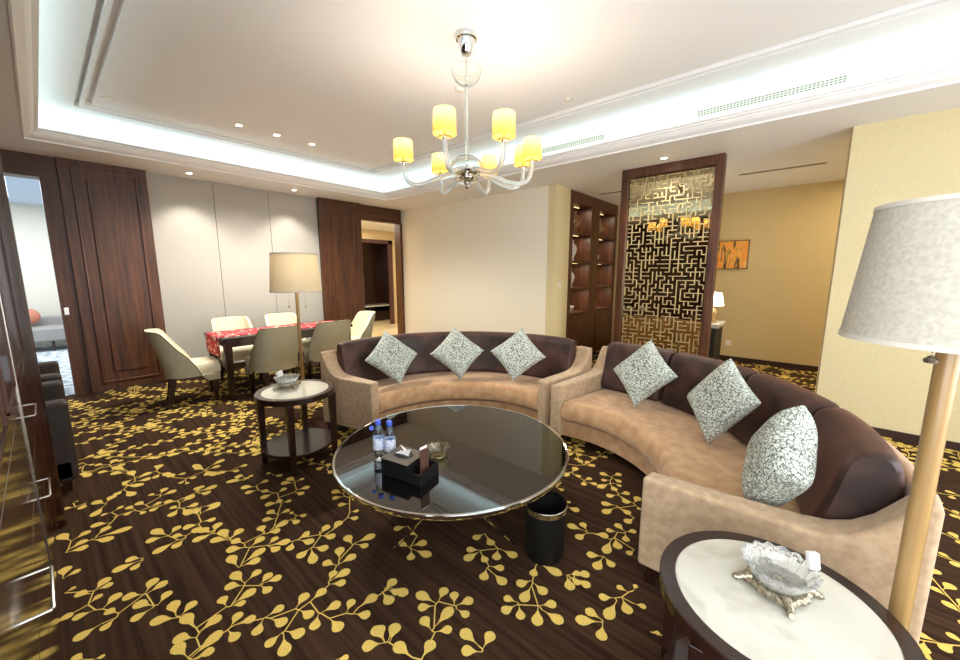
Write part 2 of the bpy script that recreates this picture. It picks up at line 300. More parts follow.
fl.box(XL, 8.2, YN, 6.78, -.1, 0)
fl.mi = 1
def leaf(bx, by, tx, ty, z, w=.5):
    b = Vector((bx, by)); t = Vector((tx, ty)); d = t-b; L = d.length
    if L < .02: return
    t_ = d/L; n = Vector((-t_.y, t_.x)); W = min(.56*L, .05)*w*1.06
    prof = [(0, .05), (.25, .09), (.42, .38), (.58, .8), (.75, 1), (.9, .82), (.98, .45), (1.02, .12)]
    A = [b+t_*L*u+n*W*v for u, v in prof]; B = [b+t_*L*u-n*W*v for u, v in prof]
    fl.face([fl.bm.verts.new((p.x, p.y, z)) for p in (B+A[::-1])])
def strip(a, b, w, z):
    a = Vector(a); b = Vector(b); d = (b-a)
    if d.length < 1e-4: return
    n = Vector((-d.y, d.x)).normalized()*w
    fl.face([fl.bm.verts.new((p.x, p.y, z)) for p in (a-n, b-n, b+n, a+n)])
for i_, l in enumerate(leaves): leaf(*l, .0012+(i_ % 37)*.00004)
for i_, l in enumerate(auto): leaf(*l, .0012+(i_ % 37)*.00004, .46)
# stems: join neighbouring leaf bases
B = [Vector(l[:2]) for l in leaves]; par = list(range(len(B)))
def find(a):
    while par[a] != a: a = par[a]
    return a
E_ = sorted(((B[i]-B[j]).length, i, j) for i in range(len(B)) for j in range(i) if (B[i]-B[j]).length < .13)
for d, i, j in E_:
    a, b = find(i), find(j)
    if a != b: par[a] = b; strip(B[i], B[j], .0028, .0010)
for st in stems:
    for a, b in zip(st, st[1:]):
        if not in_traced(a.x, a.y): strip(a, b, .003, .0010)
bmesh.ops.recalc_face_normals(fl.bm, faces=[f for f in fl.bm.faces if f.material_index == 0])
for f in fl.bm.faces:
    if f.material_index == 1 and f.normal.z < 0: f.normal_flip()
struct(fl.build('floor', ['carpet', 'leaf'], recalc=False))

def plainbox(name, mat, *b, bevel=0):
    return struct(MB().box(*b).build(name, mat, bevel=bevel))

# ---- walls
w = MB(); w.box(XL-.12, XL, .6, 6.78, 0, H); w.box(XL-.12, XL, YN-.12, -2.3, 0, H); w.box(XL-.12, XL, -2.3, .6, 0, .4); w.box(XL-.12, XL, -2.3, .6, 2.5, H)
struct(w.build('wall_left', 'walnut'))
w = MB()
for a in (-2.3, -.88, .54): w.box(XL-.1, XL-.03, a, a+.06, .4, 2.5)
w.box(XL-.1, XL-.03, -2.3, .6, .4, .46); w.box(XL-.1, XL-.03, -2.3, .6, 2.44, 2.5)
struct(w.build('added_window_2', 'plasticw'))  # unseen window added in the left wall for fill light
# fabric-panelled back wall between the two doorways, and its lintels
w = MB()
for a, b in ((1.02, 1.81), (1.81, 2.56), (2.56, 3.36)):
    w.box(a+.0035, b-.0035, YB, YB+.04, 0, H)
w.mi = 1; w.box(.9, 3.5, YB+.012, YB+.16, 0, H)
struct(w.build('wall_back', ['fabricwall', 'seam']))
def tr(n, mat, *b): return plainbox('trim_%d' % n, mat, *b, bevel=.003)
tr(1, 'walnut', -.8, -.15, 6.6, 6.86, 0, H)           # left of doorway
tr(2, 'walnut_x', -.15, .28, 6.64, 6.86, 2.56, H)       # header left doorway
tr(3, 'walnut', .135, .28, 6.64, 6.86, 0, 2.56)        # right jamb of the left doorway
tr(4, 'walnut_x', 4.18, 5.16, 6.66, 6.86, 2.53, H)       # header right doorway
tr(5, 'walnut', 5.13, 5.19, 6.66, 6.86, 0, 2.53)
tr(6, 'walnut', 3.36, 3.5, 6.70, 6.86, 0, H)
# cream wall on the right, with yellow return
w = MB(); w.box(XC, XC+.15, 3.1, 6.86, 0, H); struct(w.build('wall_right', 'cream'))
plainbox('wall_cabinet_return', 'yellowwall', XC, 5.645, 2.97, 3.0995, 0, H)
plainbox('wall_alcove', 'alcove', XA, XA+.12, -2.6, 3.5, 0, H)
plainbox('wall_alcove_side', 'alcove', 5.3, XA, 3.42, 3.54, 0, H)
plainbox('wall_pillar', 'yellowwall', XP, XP+.3, YN, -.175, 0, H)
M['edgebrown'] = new_mat('edge_brown', (136, 112, 76), .6)
plainbox('trim_14', 'edgebrown', XP-.001, XP+.004, -.179, -.170, 0, H)  # thin brown strip down the pillar corner
w = MB()
w.box(XL, XP, YN-.12, YN, 0, .5); w.box(XL, XP, YN-.12, YN, 2.45, H); w.box(XL, .2, YN-.12, YN, .5, 2.45); w.box(3.9, XP, YN-.12, YN, .5, 2.45)
struct(w.build('wall_behind', 'cream'))
plainbox('wall_far_alcove', 'alcove', XP+.3, XA, YN-.12, YN, 0, H)
plainbox('baseboard_right', 'base', XC-.015, XC, 3.0, 6.66, 0, .1)
plainbox('baseboard_return', 'base', XC, 5.645, 2.955, 2.97, 0, .1)
plainbox('baseboard_pillar', 'base', XP-.015, XP, YN, -.165, 0, .07)
plainbox('baseboard_alcove', 'base', XA-.015, XA, YN, 2.95, 0, .08)
plainbox('baseboard_back', 'base', 1.1, 3.34, YB-.012, YB, 0, .09)
# unseen window behind the camera, added so fill light can enter
wf = MB()
for a in (.2, 1.4, 2.65, 3.84): wf.box(a, a+.06, YN-.1, YN-.03, .5, 2.45)
wf.box(.2, 3.9, YN-.1, YN-.03, .5, .56); wf.box(.2, 3.9, YN-.1, YN-.03, 2.39, 2.45)
struct(wf.build('added_window_1', 'plasticw'))

# ---- doors
def door(name, x0, x1, rebates):
    d = MB(); d.box(x0, x1, 6.60, 6.645, 0.02, H)
    o = d.build(name, 'walnut', bevel=.003); struct(o)
    a, b, z0, z1 = x0+.10, x1-.10, .12, H-.09
    t = .022
    for (p, q, r, s_) in ((a, b, z0, z0+t), (a, b, z1-t, z1), (a, a+t, z0, z1), (b-t, b, z0, z1)): MB().box(p, q, 6.582, 6.6, r, s_).build('door_moulding', 'rosewood', o, bevel=.006)
    if rebates:
        a += .12; b -= .12; z0 += .13; z1 -= .13
        MB().box(a, b, 6.584, 6.6, z0, z1).build('raised_panel', 'walnut', o, bevel=.008)
    return o
door('door_1', .28, 1.06, True)
door('door_2', 3.34, 4.17, True)
MB().box(.155, .195, 6.632, 6.64, 1.0, 1.09).build('latch_plate', 'steel', bpy.data.objects['trim_3'], bevel=.002)

# ---- ceiling: soffit ring, cornice, cove, raised centre
TX0, TX1, TY0, TY1 = .055, 4.31, -1.7, 5.96
FX0, FX1, FY0, FY1 = TX0-.1, TX1+.1, TY0-.1, TY1+.1
c = MB()
c.box(XL-.12, FX0, YN-.12, 6.9, H, H+.06); c.box(FX1, 8.2, YN-.12, 6.9, H, H+.06)
c.box(FX0, FX1, FY1, 6.9, H, H+.06); c.box(FX0, FX1, YN-.12, FY0, H, H+.06)
# cove floor under the strip lights
c.box(FX0, TX0, FY0, FY1, H, H+.03); c.box(TX1, FX1, FY0, FY1, H, H+.03); c.box(TX0, TX1, TY1, FY1, H, H+.03); c.box(TX0, TX1, FY0, TY0, H, H+.03)
# cove faces
c.box(FX0-.05, FX0, FY0-.05, FY1+.05, H+.06, ZU+.05); c.box(FX1, FX1+.05, FY0-.05, FY1+.05, H+.06, ZU+.05)
c.box(FX0, FX1, FY1, FY1+.05, H+.06, ZU+.05); c.box(FX0, FX1, FY0-.05, FY0, H+.06, ZU+.05)
struct(c.build('ceiling', 'white'))
def ringsweep(mb, prof, x0, x1, y0, y1, closed=True):
    # profile points (u outwards-in, z): u is the inset from the rectangle
    R = [[(x0+u, y0+u, z), (x1-u, y0+u, z), (x1-u, y1-u, z), (x0+u, y1-u, z)] for u, z in prof]
    vs = [[mb.bm.verts.new(p) for p in r] for r in R]
    seq = list(zip(vs, vs[1:]))+([(vs[-1], vs[0])] if closed else [])
    for a, b in seq:
        for i in range(4): mb.face([a[i], a[(i+1) % 4], b[(i+1) % 4], b[i]])
cor = MB()
ringsweep(cor, [(0, H-.004), (.012, H-.004), (.012, H+.012), (.03, H+.02), (.055, H+.034), (.075, H+.055), (.082, H+.07), (.095, H+.074), (.095, H+.088), (.112, H+.092), (.112, H+.108), (.09, H+.108), (.06, H+.08), (.0, H+.035)], TX0, TX1, TY0, TY1)
struct(cor.build('trim_7', 'white', recalc=True))
up = MB()
GX0, GX1, GY0, GY1 = .42, 3.80, -1.4, 5.64
pr = [(-.47, ZU), (0, ZU), (.001, ZU+.055), (.036, ZU+.055), (.037, ZU+.002), (.068, ZU+.002), (.069, ZU+.055), (.112, ZU+.055), (.12, ZU+.015)]
ringsweep(up, pr[1:], GX0, GX1, GY0, GY1, False)
vs = [up.bm.verts.new(p) for p in ((FX0-.02, FY0-.02, ZU), (FX1+.02, FY0-.02, ZU), (FX1+.02, FY1+.02, ZU), (FX0-.02, FY1+.02, ZU))]
wv = [up.bm.verts.new(p) for p in ((GX0, GY0, ZU), (GX1, GY0, ZU), (GX1, GY1, ZU), (GX0, GY1, ZU))]
for i in range(4): up.face([vs[i], vs[(i+1) % 4], wv[(i+1) % 4], wv[i]])
ZT = ZU+.015
vs = [up.bm.verts.new(p) for p in ((GX0+.12, GY0+.12, ZT), (GX1-.12, GY0+.12, ZT), (GX1-.12, GY1-.12, ZT), (GX0+.12, GY1-.12, ZT))]
up.face(vs)
up.box(FX0-.05, FX1+.05, FY0-.05, FY1+.05, ZU+.08, ZU+.13)
bmesh.ops.remove_doubles(up.bm, verts=up.bm.verts, dist=.0005)
struct(up.build('ceiling_tray', 'white_in'), )
# led strips lying in the cove, hidden by the cornice lip
led = MB(); zl = H+.035; u = .035
led.box(TX0-.06, TX0-.03, TY0, TY1, zl, zl+.015); led.box(TX1+.03, TX1+.06, TY0, TY1, zl, zl+.015)
led.box(TX0, TX1, TY1+.03, TY1+.06, zl, zl+.015); led.box(TX0, TX1, TY0-.06, TY0-.03, zl, zl+.015)
tag(led.build('cove_light_strip', 'led'), 'white light strip tucked in the ceiling cove behind the cornice', 'light strip')

# ---- grilles on the cove face
def grille(y0, y1, label):
    t = thing('air_vent', label, 'vent', (FX1-.001, (y0+y1)/2, H+.235), 0, 'air vents in the ceiling cove')
    h = .028; L = (y1-y0)/2
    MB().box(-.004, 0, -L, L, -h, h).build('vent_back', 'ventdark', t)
    s = MB(); n = int((y1-y0)/.026)
    for k in range(n+1):
        yy = -L+2*L*k/n; s.box(-.009, -.003, yy-.004, yy+.004, -h, h)
    for zz in (-h, -.009, .009, h): s.box(-.010, -.003, -L, L, zz-.003, zz+.003)
    s.build('vent_grid', 'plasticw', t)
grille(-.08, .98, 'longer fretwork air vent in the bright cove, right of the chandelier toward the pillar')
grille(1.92, 2.84, 'fretwork air vent in the bright cove just beside the chandelier shades')

# linear slot diffusers in the alcove ceiling
def slot(x, y0, y1, label):
    t = thing('slot_diffuser', label, 'vent', (x, (y0+y1)/2, H), 0, 'linear slot diffusers')
    L = (y1-y0)/2
    MB().box(-.05, .05, -L, L, -.006, 0).build('diffuser_frame', 'plasticw', t)
    s = MB()
    for xx in (-.022, .022): s.box(xx-.017, xx+.017, -L+.02, L-.02, -.0075, -.005)
    s.build('diffuser_slot', 'ventgrey', t)
slot(6.3, -.05, .85, 'long slot air diffuser in the ceiling right of the lattice screen')
slot(6.3, 2.3, 2.78, 'slot air diffuser in the ceiling in front of the display cabinet')

# ---- ceiling fittings
def downlight(x, y, z, label, power, spot=True, size=1.9):
    t = thing('recessed_downlight', label, 'downlight', (x, y, z), 0, 'recessed downlights')
    MB().lathe([(.032, .006), (.036, -.006), (.05, -.006), (.052, 0)], n=24).build('downlight_trim', 'plasticw', t)
    MB().lathe([(0.001, -.001), (.032, -.001)], n=24).build('downlight_lens', 'lit', t)
    l = bpy.data.lights.new('downlight_lamp', 'SPOT'); l.energy = power; l.color = (1, .93, .82); l.spot_size = size; l.spot_blend = .6; l.shadow_soft_size = .03
    lo = bpy.data.objects.new('downlight_lamp', l); COL.objects.link(lo); lo.location = (x, y, z-.02)
    return t
downlight(4.85, 1.39, H, 'bright recessed downlight in the soffit right above the lattice screen', 28)
downlight(1.46, 6.33, H, 'recessed downlight over the left fabric wall panel', 20, size=1.7)
downlight(2.82, 6.34, H, 'recessed downlight over the right fabric wall panel', 20, size=1.7)
k = (ZT-1.5)/1.62
for x, y, nm in ((1.65*k, 4.956*k, 'leftmost'), (2.05*k, 4.96*k, 'middle'), (2.474*k, 4.96*k, 'rightmost')):
    downlight(x, y, ZT, '%s of the three small downlights in the raised ceiling over the dining table' % nm, 60, size=2.5)
o = MB().lathe([(0.001, -.03), (.03, -.03), (.045, -.015), (.05, 0)], n=24).build('smoke_detector', 'plasticw'); o.location = (2.64*k, 2.507*k, ZT); tag(o, 'round smoke detector on the raised ceiling just behind the chandelier rod', 'smoke detector')
o = MB().lathe([(0.001, -.014), (.02, -.014), (.024, -.004), (.042, -.004), (.044, 0)], n=24).build('ceiling_sprinkler', 'plasticw'); o.location = (3.5, 1.9, ZT); tag(o, 'small white ceiling sprinkler plate right of the chandelier', 'sprinkler', 'ceiling sprinklers')
o2 = o.copy(); COL.objects.link(o2); o2.location = (3.45*k, 5.0*k, ZT); o2['label'] = 'small white ceiling sprinkler in the far corner of the raised ceiling'
o = MB().lathe([(0.001, -.006), (.055, -.006), (.062, 0)], n=28).build('ceiling_speaker', 'plasticw'); o.location = (.64*k, 5.16*k, ZT); tag(o, 'flat round speaker plate in the left corner of the raised ceiling', 'speaker')

# ================================================================== CHANDELIER
cx, cy = 2.133, 1.964
ch = thing('chandelier', 'chrome and glass chandelier with seven yellow cylinder shades', 'chandelier', (cx, cy, ZT))
MB().lathe([(.001, -.002), (.07, -.002), (.078, -.02), (.074, -.035), (.06, -.04), (.052, -.07), (.038, -.12), (.03, -.13), (.001, -.132)], n=32).build('canopy', 'chrome', ch)
MB().tube([(0, 0, -.13), (0, 0, -.27)], .004, 8).build('suspension_cable', 'steel', ch)
MB().lathe([(.012, -.33), (.05, -.322), (.08, -.295), (.1, -.255), (.108, -.225), (.105, -.225), (.096, -.255), (.076, -.29), (.048, -.316), (.012, -.323)], n=32).build('glass_cup', 'clearglass', ch)
MB().tube([(0, 0, -.26), (0, 0, -.355)], .012, 12).build('rod_collar', 'chrome', ch); MB().tube([(0, 0, -.86), (0, 0, -.9)], .016, 12).build('rod_collar', 'chrome', ch)
MB().tube([(0, 0, -.35), (0, 0, -.83)], .012, 12).build('rod', 'milkglass', ch)
MB().lathe([(.02, -.80), (.07, -.81), (.11, -.845), (.125, -.885), (.122, -.885), (.106, -.848), (.068, -.815), (.02, -.806)], n=32).build('glass_dome', 'clearglass', ch)
hub = MB(); hub.lathe([(.001, -.875), (.05, -.88), (.095, -.895), (.105, -.91), (.095, -.925), (.06, -.935), (.055, -.95), (.03, -.965), (.02, -.985), (.012, -1.0), (.018, -1.012), (.01, -1.026), (.001, -1.03)], n=32)
hub.build('hub', 'chrome', ch)
MB().lathe([(.03, -.95), (.07, -.945), (.085, -.955), (.06, -.985), (.03, -.995), (.022, -.98)], n=32).build('glass_bowl', 'clearglass', ch)
zs = 2.395-ZT   # shade centre
for k_ in (-.12, 1, 2.15, 4.03, 5.02, 6.45, 6.91):      # arm bearings as they stand in the room
    a = .44+k_*PI/4; e = Vector((math.cos(a), math.sin(a), 0))
    P = []
    for u in range(15):
        tt = u/14
        # leaves the hub, dips, and rises to the candle cup
        p0, p1, p2, p3 = Vector((.09, 0, -.91)), Vector((.22, 0, -.91)), Vector((.48, 0, -1.12)), Vector((.48, 0, zs-.10))
        q = (1-tt)**3*p0+3*(1-tt)**2*tt*p1+3*(1-tt)*tt**2*p2+tt**3*p3
        P.append((e.x*q.x, e.y*q.x, q.z))
    MB().tube(P, .0155, 12).build('arm', 'milkglass', ch)
    x, y = e.x*.48, e.y*.48
    MB().lathe([(.001, zs-.10), (.014, zs-.10), (.016, zs-.085), (.011, zs-.08), (.011, zs-.03)], (x, y, 0), 16).build('candle_sleeve', 'chrome', ch)
    MB().lathe([(.014, zs-.093), (.04, zs-.088), (.043, zs-.084), (.014, zs-.087)], (x, y, 0), 20).build('drip_pan', 'clearglass', ch)
    s_ = MB().lathe([(.073, zs-.068), (.066, zs+.07)], (x, y, 0), 28).build('lamp_shade', 'chandshade', ch)
    MB().lathe([(.001, zs-.03), (.010, zs-.02), (.013, zs), (.008, zs+.025), (.001, zs+.035)], (x, y, 0), 14).build('bulb', 'bulb', ch)
    l = bpy.data.lights.new('chandelier_bulb', 'POINT'); l.energy = 1.75; l.color = (1, .92, .82); l.shadow_soft_size = .02
    lo = bpy.data.objects.new('chandelier_bulb', l); COL.objects.link(lo); lo.location = (cx+x, cy+y, 2.41+.04)

# ================================================================== SOFAS
def arcpt(S, t, d):
    (ci, ri, ai0, ai1), (co, ro, ao0, ao1) = S
    a = ai0+(ai1-ai0)*t; b = ao0+(ao1-ao0)*t
    p = Vector((ci[0]+ri*math.cos(a), ci[1]+ri*math.sin(a))); q = Vector((co[0]+ro*math.cos(b), co[1]+ro*math.sin(b)))
    return p+(q-p)*d
def sweep(S, prof, t0, t1, n, loc, fn=None, bulge=0):
    mb = MB(); R = []
    for i in range(n+1):
        u = i/n; t = t0+(t1-t0)*u; r = []
        for d, z in prof:
            if fn: d, z = fn(u, d, z)
            p = arcpt(S, t, d); r.append((p.x-loc[0], p.y-loc[1], z-loc[2]))
        R.append(r)
    mb.rings(R, True, True); return mb
def rrect(pts, r, n=3):
    # round the corners of a polygon of (d,z)
    out = []; N = len(pts)
    for i in range(N):
        p = Vector(pts[i]); a = Vector(pts[i-1])-p; b = Vector(pts[(i+1) % N])-p
        ra = min(r, a.length*.45, b.length*.45); A = p+a.normalized()*ra; B_ = p+b.normalized()*ra
        for k in range(n+1):
            u = k/n; q = (1-u)**2*A+2*(1-u)*u*p+u*u*B_; out.append((q.x, q.y))
    return out
def armprof(ht, zb=.085, zf=.545):
    pts = [(0, zb), (0, zf), (.2, zf), (.4, zf), (.62, zf+.002), (.71, zf+.012), (.78, zf+.038), (.84, zf+.085), (.89, zf+.145), (.93, ht-.025), (.955, ht), (1.0, ht), (1.0, zb)]
    return pts
def sofa(label, S, cushions, w_arm, legs, depth):
    mid = arcpt(S, .5, .5); loc = (mid.x, mid.y, 0)
    t = thing('curved_sofa', label, 'sofa', loc, 0, 'curved sofas around the coffee table')
    ta = w_arm
    sweep(S, [(.065, .085), (.065, .222), (.94, .222), (.94, .085)], ta*.6, 1-ta*.6, 40, loc).build('base', 'tan', t, bevel=.01)
    sp = rrect([(.0, .245), (-.01, .33), (.03, .415), (.8, .405), (.8, .245)], .05, 4)
    def seatf(u, d, z): 
        e = min(u, 1-u); k = 1-.10*max(0, 1-e/.02)
        return d, .245+(z-.245)*k
    sweep(S, sp, ta*1.02, 1-ta*1.02, 56, loc, seatf).build('seat_cushion', 'tan', t, bevel=.012, angle=60)
    sweep(S, rrect([(.93, .085), (.93, .755), (1.0, .755), (1.0, .085)], .03, 3), ta*.5, 1-ta*.5, 56, loc).build('back_frame', 'tan', t)
    for (a, b) in cushions:
        def cf(u, d, z):
            e = min(u, 1-u); k = max(0, 1-e/(.09 if len(cushions) > 1 else .03)); s = 1-(1-math.sqrt(max(0, 1-k*k)))*.22
            dc, zc = .80, .64
            return dc+(d-dc)*s, zc+(z-zc)*(1-(1-s)*.22)
        cp = rrect([(.62, .41), (.69, .60), (.755, .83), (.90, .845), (.93, .73), (.92, .41)], .06, 4)
        sweep(S, cp, a, b, 26, loc, cf).build('back_cushion', 'velvet', t, bevel=.03, seg=3, angle=50)
    for (a, b) in ((0, ta), (1-ta, 1)):
        sweep(S, armprof(.765), a, b, 3, loc).build('arm', 'tan2', t, bevel=.018, seg=3, angle=35)
    lg = [(.02, .06), (.98, .06), (.02, .95), (.98, .95), (.5, .95), (.5, .1)]
    for tt, dd in lg:
        p = arcpt(S, tt, dd); MB().taper(p.x-loc[0], p.y-loc[1], 0, .09, .045, .06).build('leg', 'darkwood', t)
    return t
R_ = math.radians
S1 = (((1.96, 1.91), .885, R_(102), R_(-16)), ((2.06, 1.96), 1.50, R_(106.5), R_(-16.2)))
S2 = (((1.96, 1.33), .85, R_(17.6), R_(-103.5)), ((1.96, 1.33), 1.74, R_(6.0), R_(-96.5)))
sofa('left curved tan sofa with one continuous chocolate velvet back, facing the coffee table', S1, [(.046, .954)], .050, None, 0)
sofa('right curved tan sofa with four loose chocolate velvet back cushions, nearest the pillar wall', S2, [(.050, .258), (.266, .498), (.506, .722), (.730, .945)], .050, None, 0)

# ---- throw pillows
def pillow(px, py, pz, face, lean, roll, size, label, thick=.075, bend=.0):
    n = 16; mb = MB(); V = [[None]*(n+1) for _ in range(n+1)]; W = [[None]*(n+1) for _ in range(n+1)]
    h = size/2
    for i in range(n+1):
        for j in range(n+1):
            u = -1+2*i/n; v = -1+2*j/n
            cc = 1-.10*(1-v*v)*abs(u)**3; cd = 1-.10*(1-u*u)*abs(v)**3
            t_ = thick*((1-u**4)*(1-v**4))**.55
            X, Z_ = h*u*cc, h*v*cd
            V[i][j] = mb.bm.verts.new((X, -t_, Z_))
            W[i][j] = V[i][j] if i in (0, n) or j in (0, n) else mb.bm.verts.new((X, t_, Z_))
    for i in range(n):
        for j in range(n):
            mb.face([V[i][j], V[i+1][j], V[i+1][j+1], V[i][j+1]], True)
            mb.face([W[i][j+1], W[i+1][j+1], W[i+1][j], W[i][j]], True)
    o = mb.build('throw_pillow', 'speckle', subsurf=1)
    # local -Y is the front; roll in its own plane, lean back, then turn to face
    Mx = Matrix.Rotation(face+PI/2, 4, 'Z') @ Matrix.Rotation(lean, 4, 'X') @ Matrix.Rotation(roll, 4, 'Y')
    zs_ = min((Mx @ v.co).z for v in o.data.vertices); lows = [Mx @ v.co for v in o.data.vertices if (Mx @ v.co).z < zs_+.01]
    c_ = sum(lows, Vector())/len(lows)
    o.matrix_world = Matrix.Translation((px-c_.x, py-c_.y, pz-zs_)) @ Mx
    return tag(o, label, 'pillow', 'speckled throw pillows')
# face = direction the front looks towards (world angle)
def fa(x, y, c): return math.atan2(c[1]-y, c[0]-x)
SZ = .435; ZP = .412
pillow(2.17, 2.88, ZP, R_(-97), -.56, R_(47), SZ, 'speckled white pillow on the left sofa, nearest its left arm')
pillow(2.68, 2.56, ZP, R_(-125), -.54, R_(44), SZ, 'speckled white pillow in the middle of the left sofa')
pillow(2.96, 2.12, ZP, R_(-155), -.54, R_(48), SZ, 'speckled white pillow on the left sofa, nearest the right sofa')
pillow(3.01, .96, ZP, R_(-200), -.48, R_(37), .44, 'speckled white pillow on the right sofa, nearest the left sofa')
pillow(2.65, .38, ZP, R_(-225), -.43, R_(28), .44, 'speckled white pillow in the middle of the right sofa')
pillow(1.99, .09, ZP, R_(-258), -.28, R_(37), .40, 'speckled white pillow on the right sofa, nearest the big lamp', .095)

# ================================================================== COFFEE TABLE
ct = thing('coffee_table', 'large round black glass coffee table with chrome rim on crossed rods', 'table', (1.56, 1.565, 0))
MB().lathe([(.001, .432), (.686, .432), (.688, .447), (.684, .449), (.001, .449)], n=96).build('tabletop', 'blackglass', ct)
MB().lathe([(.684, .425), (.697, .425), (.70, .430), (.70, .447), (.697, .4505), (.686, .4505), (.684, .447)], n=96).build('rim', 'chrome', ct)
for k_ in (0, 2):
    a0 = R_(180+90*k_); at = a0+R_(45); ab = a0+R_(90)
    top = (.46*math.cos(at), .46*math.sin(at), .43)
    for ang in (a0, ab):
        MB().tube([(.485*math.cos(ang), .485*math.sin(ang), .004), top], .006, 8).build('leg', 'chrome', ct)
MB().lathe([(.45, .418), (.47, .418), (.47, .430), (.45, .430), (.45, .418)], n=64).build('support_ring', 'chrome', ct)

# waste bin
wb = thing('waste_bin', 'round black waste bin with a steel rim, half under the coffee table', 'waste bin', (1.615, .935, 0))
MB().lathe([(.001, .005), (.095, .005), (.1, .012), (.112, .285), (.108, .285), (.096, .02), (.001, .018)], n=40).build('bin_body', 'black', wb)
MB().lathe([(.1135, .272), (.115, .3), (.112, .303), (.107, .3), (.107, .283), (.1125, .272)], n=40).build('bin_rim', 'steel', wb)

# bottles
ZT_ = .4505
def bottle(x, y, label):
    t = thing('water_bottle', label, 'bottle', (x, y, ZT_), 0, 'water bottles on the coffee table')
    MB().lathe([(.001, .002), (.026, .001), (.031, .008), (.031, .05), (.029, .055), (.031, .06), (.031, .145), (.025, .18), (.013, .205), (.013, .215)], n=24).build('bottle_body', 'plastic', t)
    MB().lathe([(.0315, .066), (.0318, .068), (.0318, .132), (.0315, .134)], n=24).build('label', 'bluelabel', t)
    MB().lathe([(.0145, .208), (.016, .21), (.016, .232), (.014, .235), (.001, .235)], n=20).build('cap', 'bluecap', t)
    return t
b1 = bottle(1.150, 1.745, 'clear water bottle with blue cap on the coffee table, left of the pair')
bottle(1.182, 1.685, 'clear water bottle with blue cap on the coffee table, right of the pair')
o = MB().lathe([(.001, -.002), (.013, -.002), (.013, .002), (.001, .002)], n=20).build('neck_tag', 'bluecap', b1); o.location = (-.03, .02, .19); o.rotation_euler = (1.3, 0, -.8); o['label'] = 'round blue tag beside the bottle neck'

# tissue box
tb = thing('tissue_box', 'black leather tissue box with grey top and a white tissue', 'tissue box', (1.165, 1.50, ZT_), R_(12))
MB().box(-.08, .08, -.055, .12, 0, .088).build('box_body', 'black', tb, bevel=.004)
MB().box(-.081, .081, -.056, .121, .0885, .094).build('box_top', 'taupe', tb, bevel=.002)
tr_ = MB(); tr_.box(-.08, .08, -.135, -.129, 0, .06); tr_.box(-.08, -.074, -.129, -.0555, 0, .06); tr_.box(.074, .08, -.129, -.0555, 0, .06); tr_.box(-.074, .074, -.129, -.0555, 0, .008)
tr_.build('card_compartment', 'black', tb)
MB().lathe([(.001, .0945), (.001, .095), (.05, .095)], n=24, sx=.8, sy=1.1).build('opening', 'blackmat', tb).location = (0, .03, 0)
ts = MB()
for k_, (a, s_) in enumerate(((0, 1), (2.1, .9), (4.2, .95))):
    v = [ts.bm.verts.new(p) for p in ((0, .03, .0955), (.034*math.cos(a), .03+.05*math.sin(a), .103), (.02*math.cos(a+.9), .03+.045*math.sin(a+.9), .14*s_), (.004*math.cos(a), .034, .118))]
    ts.face(v, True)
ts.build('tissue', 'paper', tb)
cd = thing('card_holder', 'brown leather card holder standing in the end of the tissue box', 'card holder', (1.187, 1.408, ZT_+.009), R_(0))
MB().box(-.028, .028, -.012, -.004, 0, .15).build('holder_cover', 'brown', cd, bevel=.002)
MB().box(-.024, .024, -.0035, -.002, .01, .162).build('card', 'paper', cd)

# round crystal ashtray on the coffee table
def crystal_bowl(t, r, h, mat='crystal', lobes=16, sx=1.0):
    n = 96; mb = MB(); R = []
    prof = [(.55, 0), (.66, .06), (.80, .42), (.93, .80), (1.0, .92), (1.02, 1.0), (.96, 1.03), (.90, .95), (.84, .78), (.72, .42), (.56, .2), (.3, .16), (.001, .16)]
    for i_, (pr_, pz) in enumerate(prof):
        rr = []
        for k_ in range(n):
            a = 2*PI*k_/n; c_ = math.cos(lobes*a)
            fl_ = (1 if (k_*lobes*2//n) % 2 else -1)
            w_ = 1+(.035*c_*pz if i_ < 8 else 0)+(.018*fl_ if 1 < i_ < 5 else 0)
            z = h*(pz+(.05*c_ if pz > .75 else 0))
            rr.append((r*pr_*w_*math.cos(a)*sx, r*pr_*w_*math.sin(a), z))
        R.append(rr)
    mb.rings(R, False, True)
    return mb.build('glass_dish', mat, t)
M['ambercrystal'] = glass_mat('amber_crystal', (250, 240, 205), .04, 1.5)
a1 = thing('glass_ashtray', 'round cut glass ashtray on the coffee table behind the card holder', 'ashtray', (1.40, 1.53, ZT_))
crystal_bowl(a1, .07, .05, 'ambercrystal', 10)

# ================================================================== SIDE TABLES
def side_table(loc, rz, sx, sy, h, label, legang, r=.305):
    t = thing('side_table', label, 'side table', loc, rz, 'round marble topped side tables')
    MB().lathe([(r-.04, h-.045), (r-.006, h-.045), (r, h-.04), (r, h-.004), (r-.004, h), (r-.044, h), (r-.044, h-.02)], n=64, sx=sx, sy=sy).build('top_rim', 'darkwood', t)
    MB().lathe([(.001, h-.018), (r-.044, h-.018), (r-.044, h-.003), (r-.047, h-.001), (.001, h-.001)], n=64, sx=sx, sy=sy).build('marble_top', 'marble', t)
    MB().lathe([(.001, .13), (r-.03, .13), (r-.026, .134), (r-.026, .152), (r-.03, .156), (.001, .156)], n=64, sx=sx, sy=sy).build('shelf', 'darkwood', t)
    for a in legang:
        x, y = (r-.024)*sx*math.cos(R_(a)), (r-.024)*sy*math.sin(R_(a))
        l = MB().taper(x, y, 0, h-.045, .034, .05).build('leg', 'darkwood', t, bevel=.003)
    return t
side_table((1.29, -.017, 0), 0, 1, 1, .56, 'round side table with a white marble top beside the big lamp, nearest the camera', (78, 150, 258, 330), r=.3)
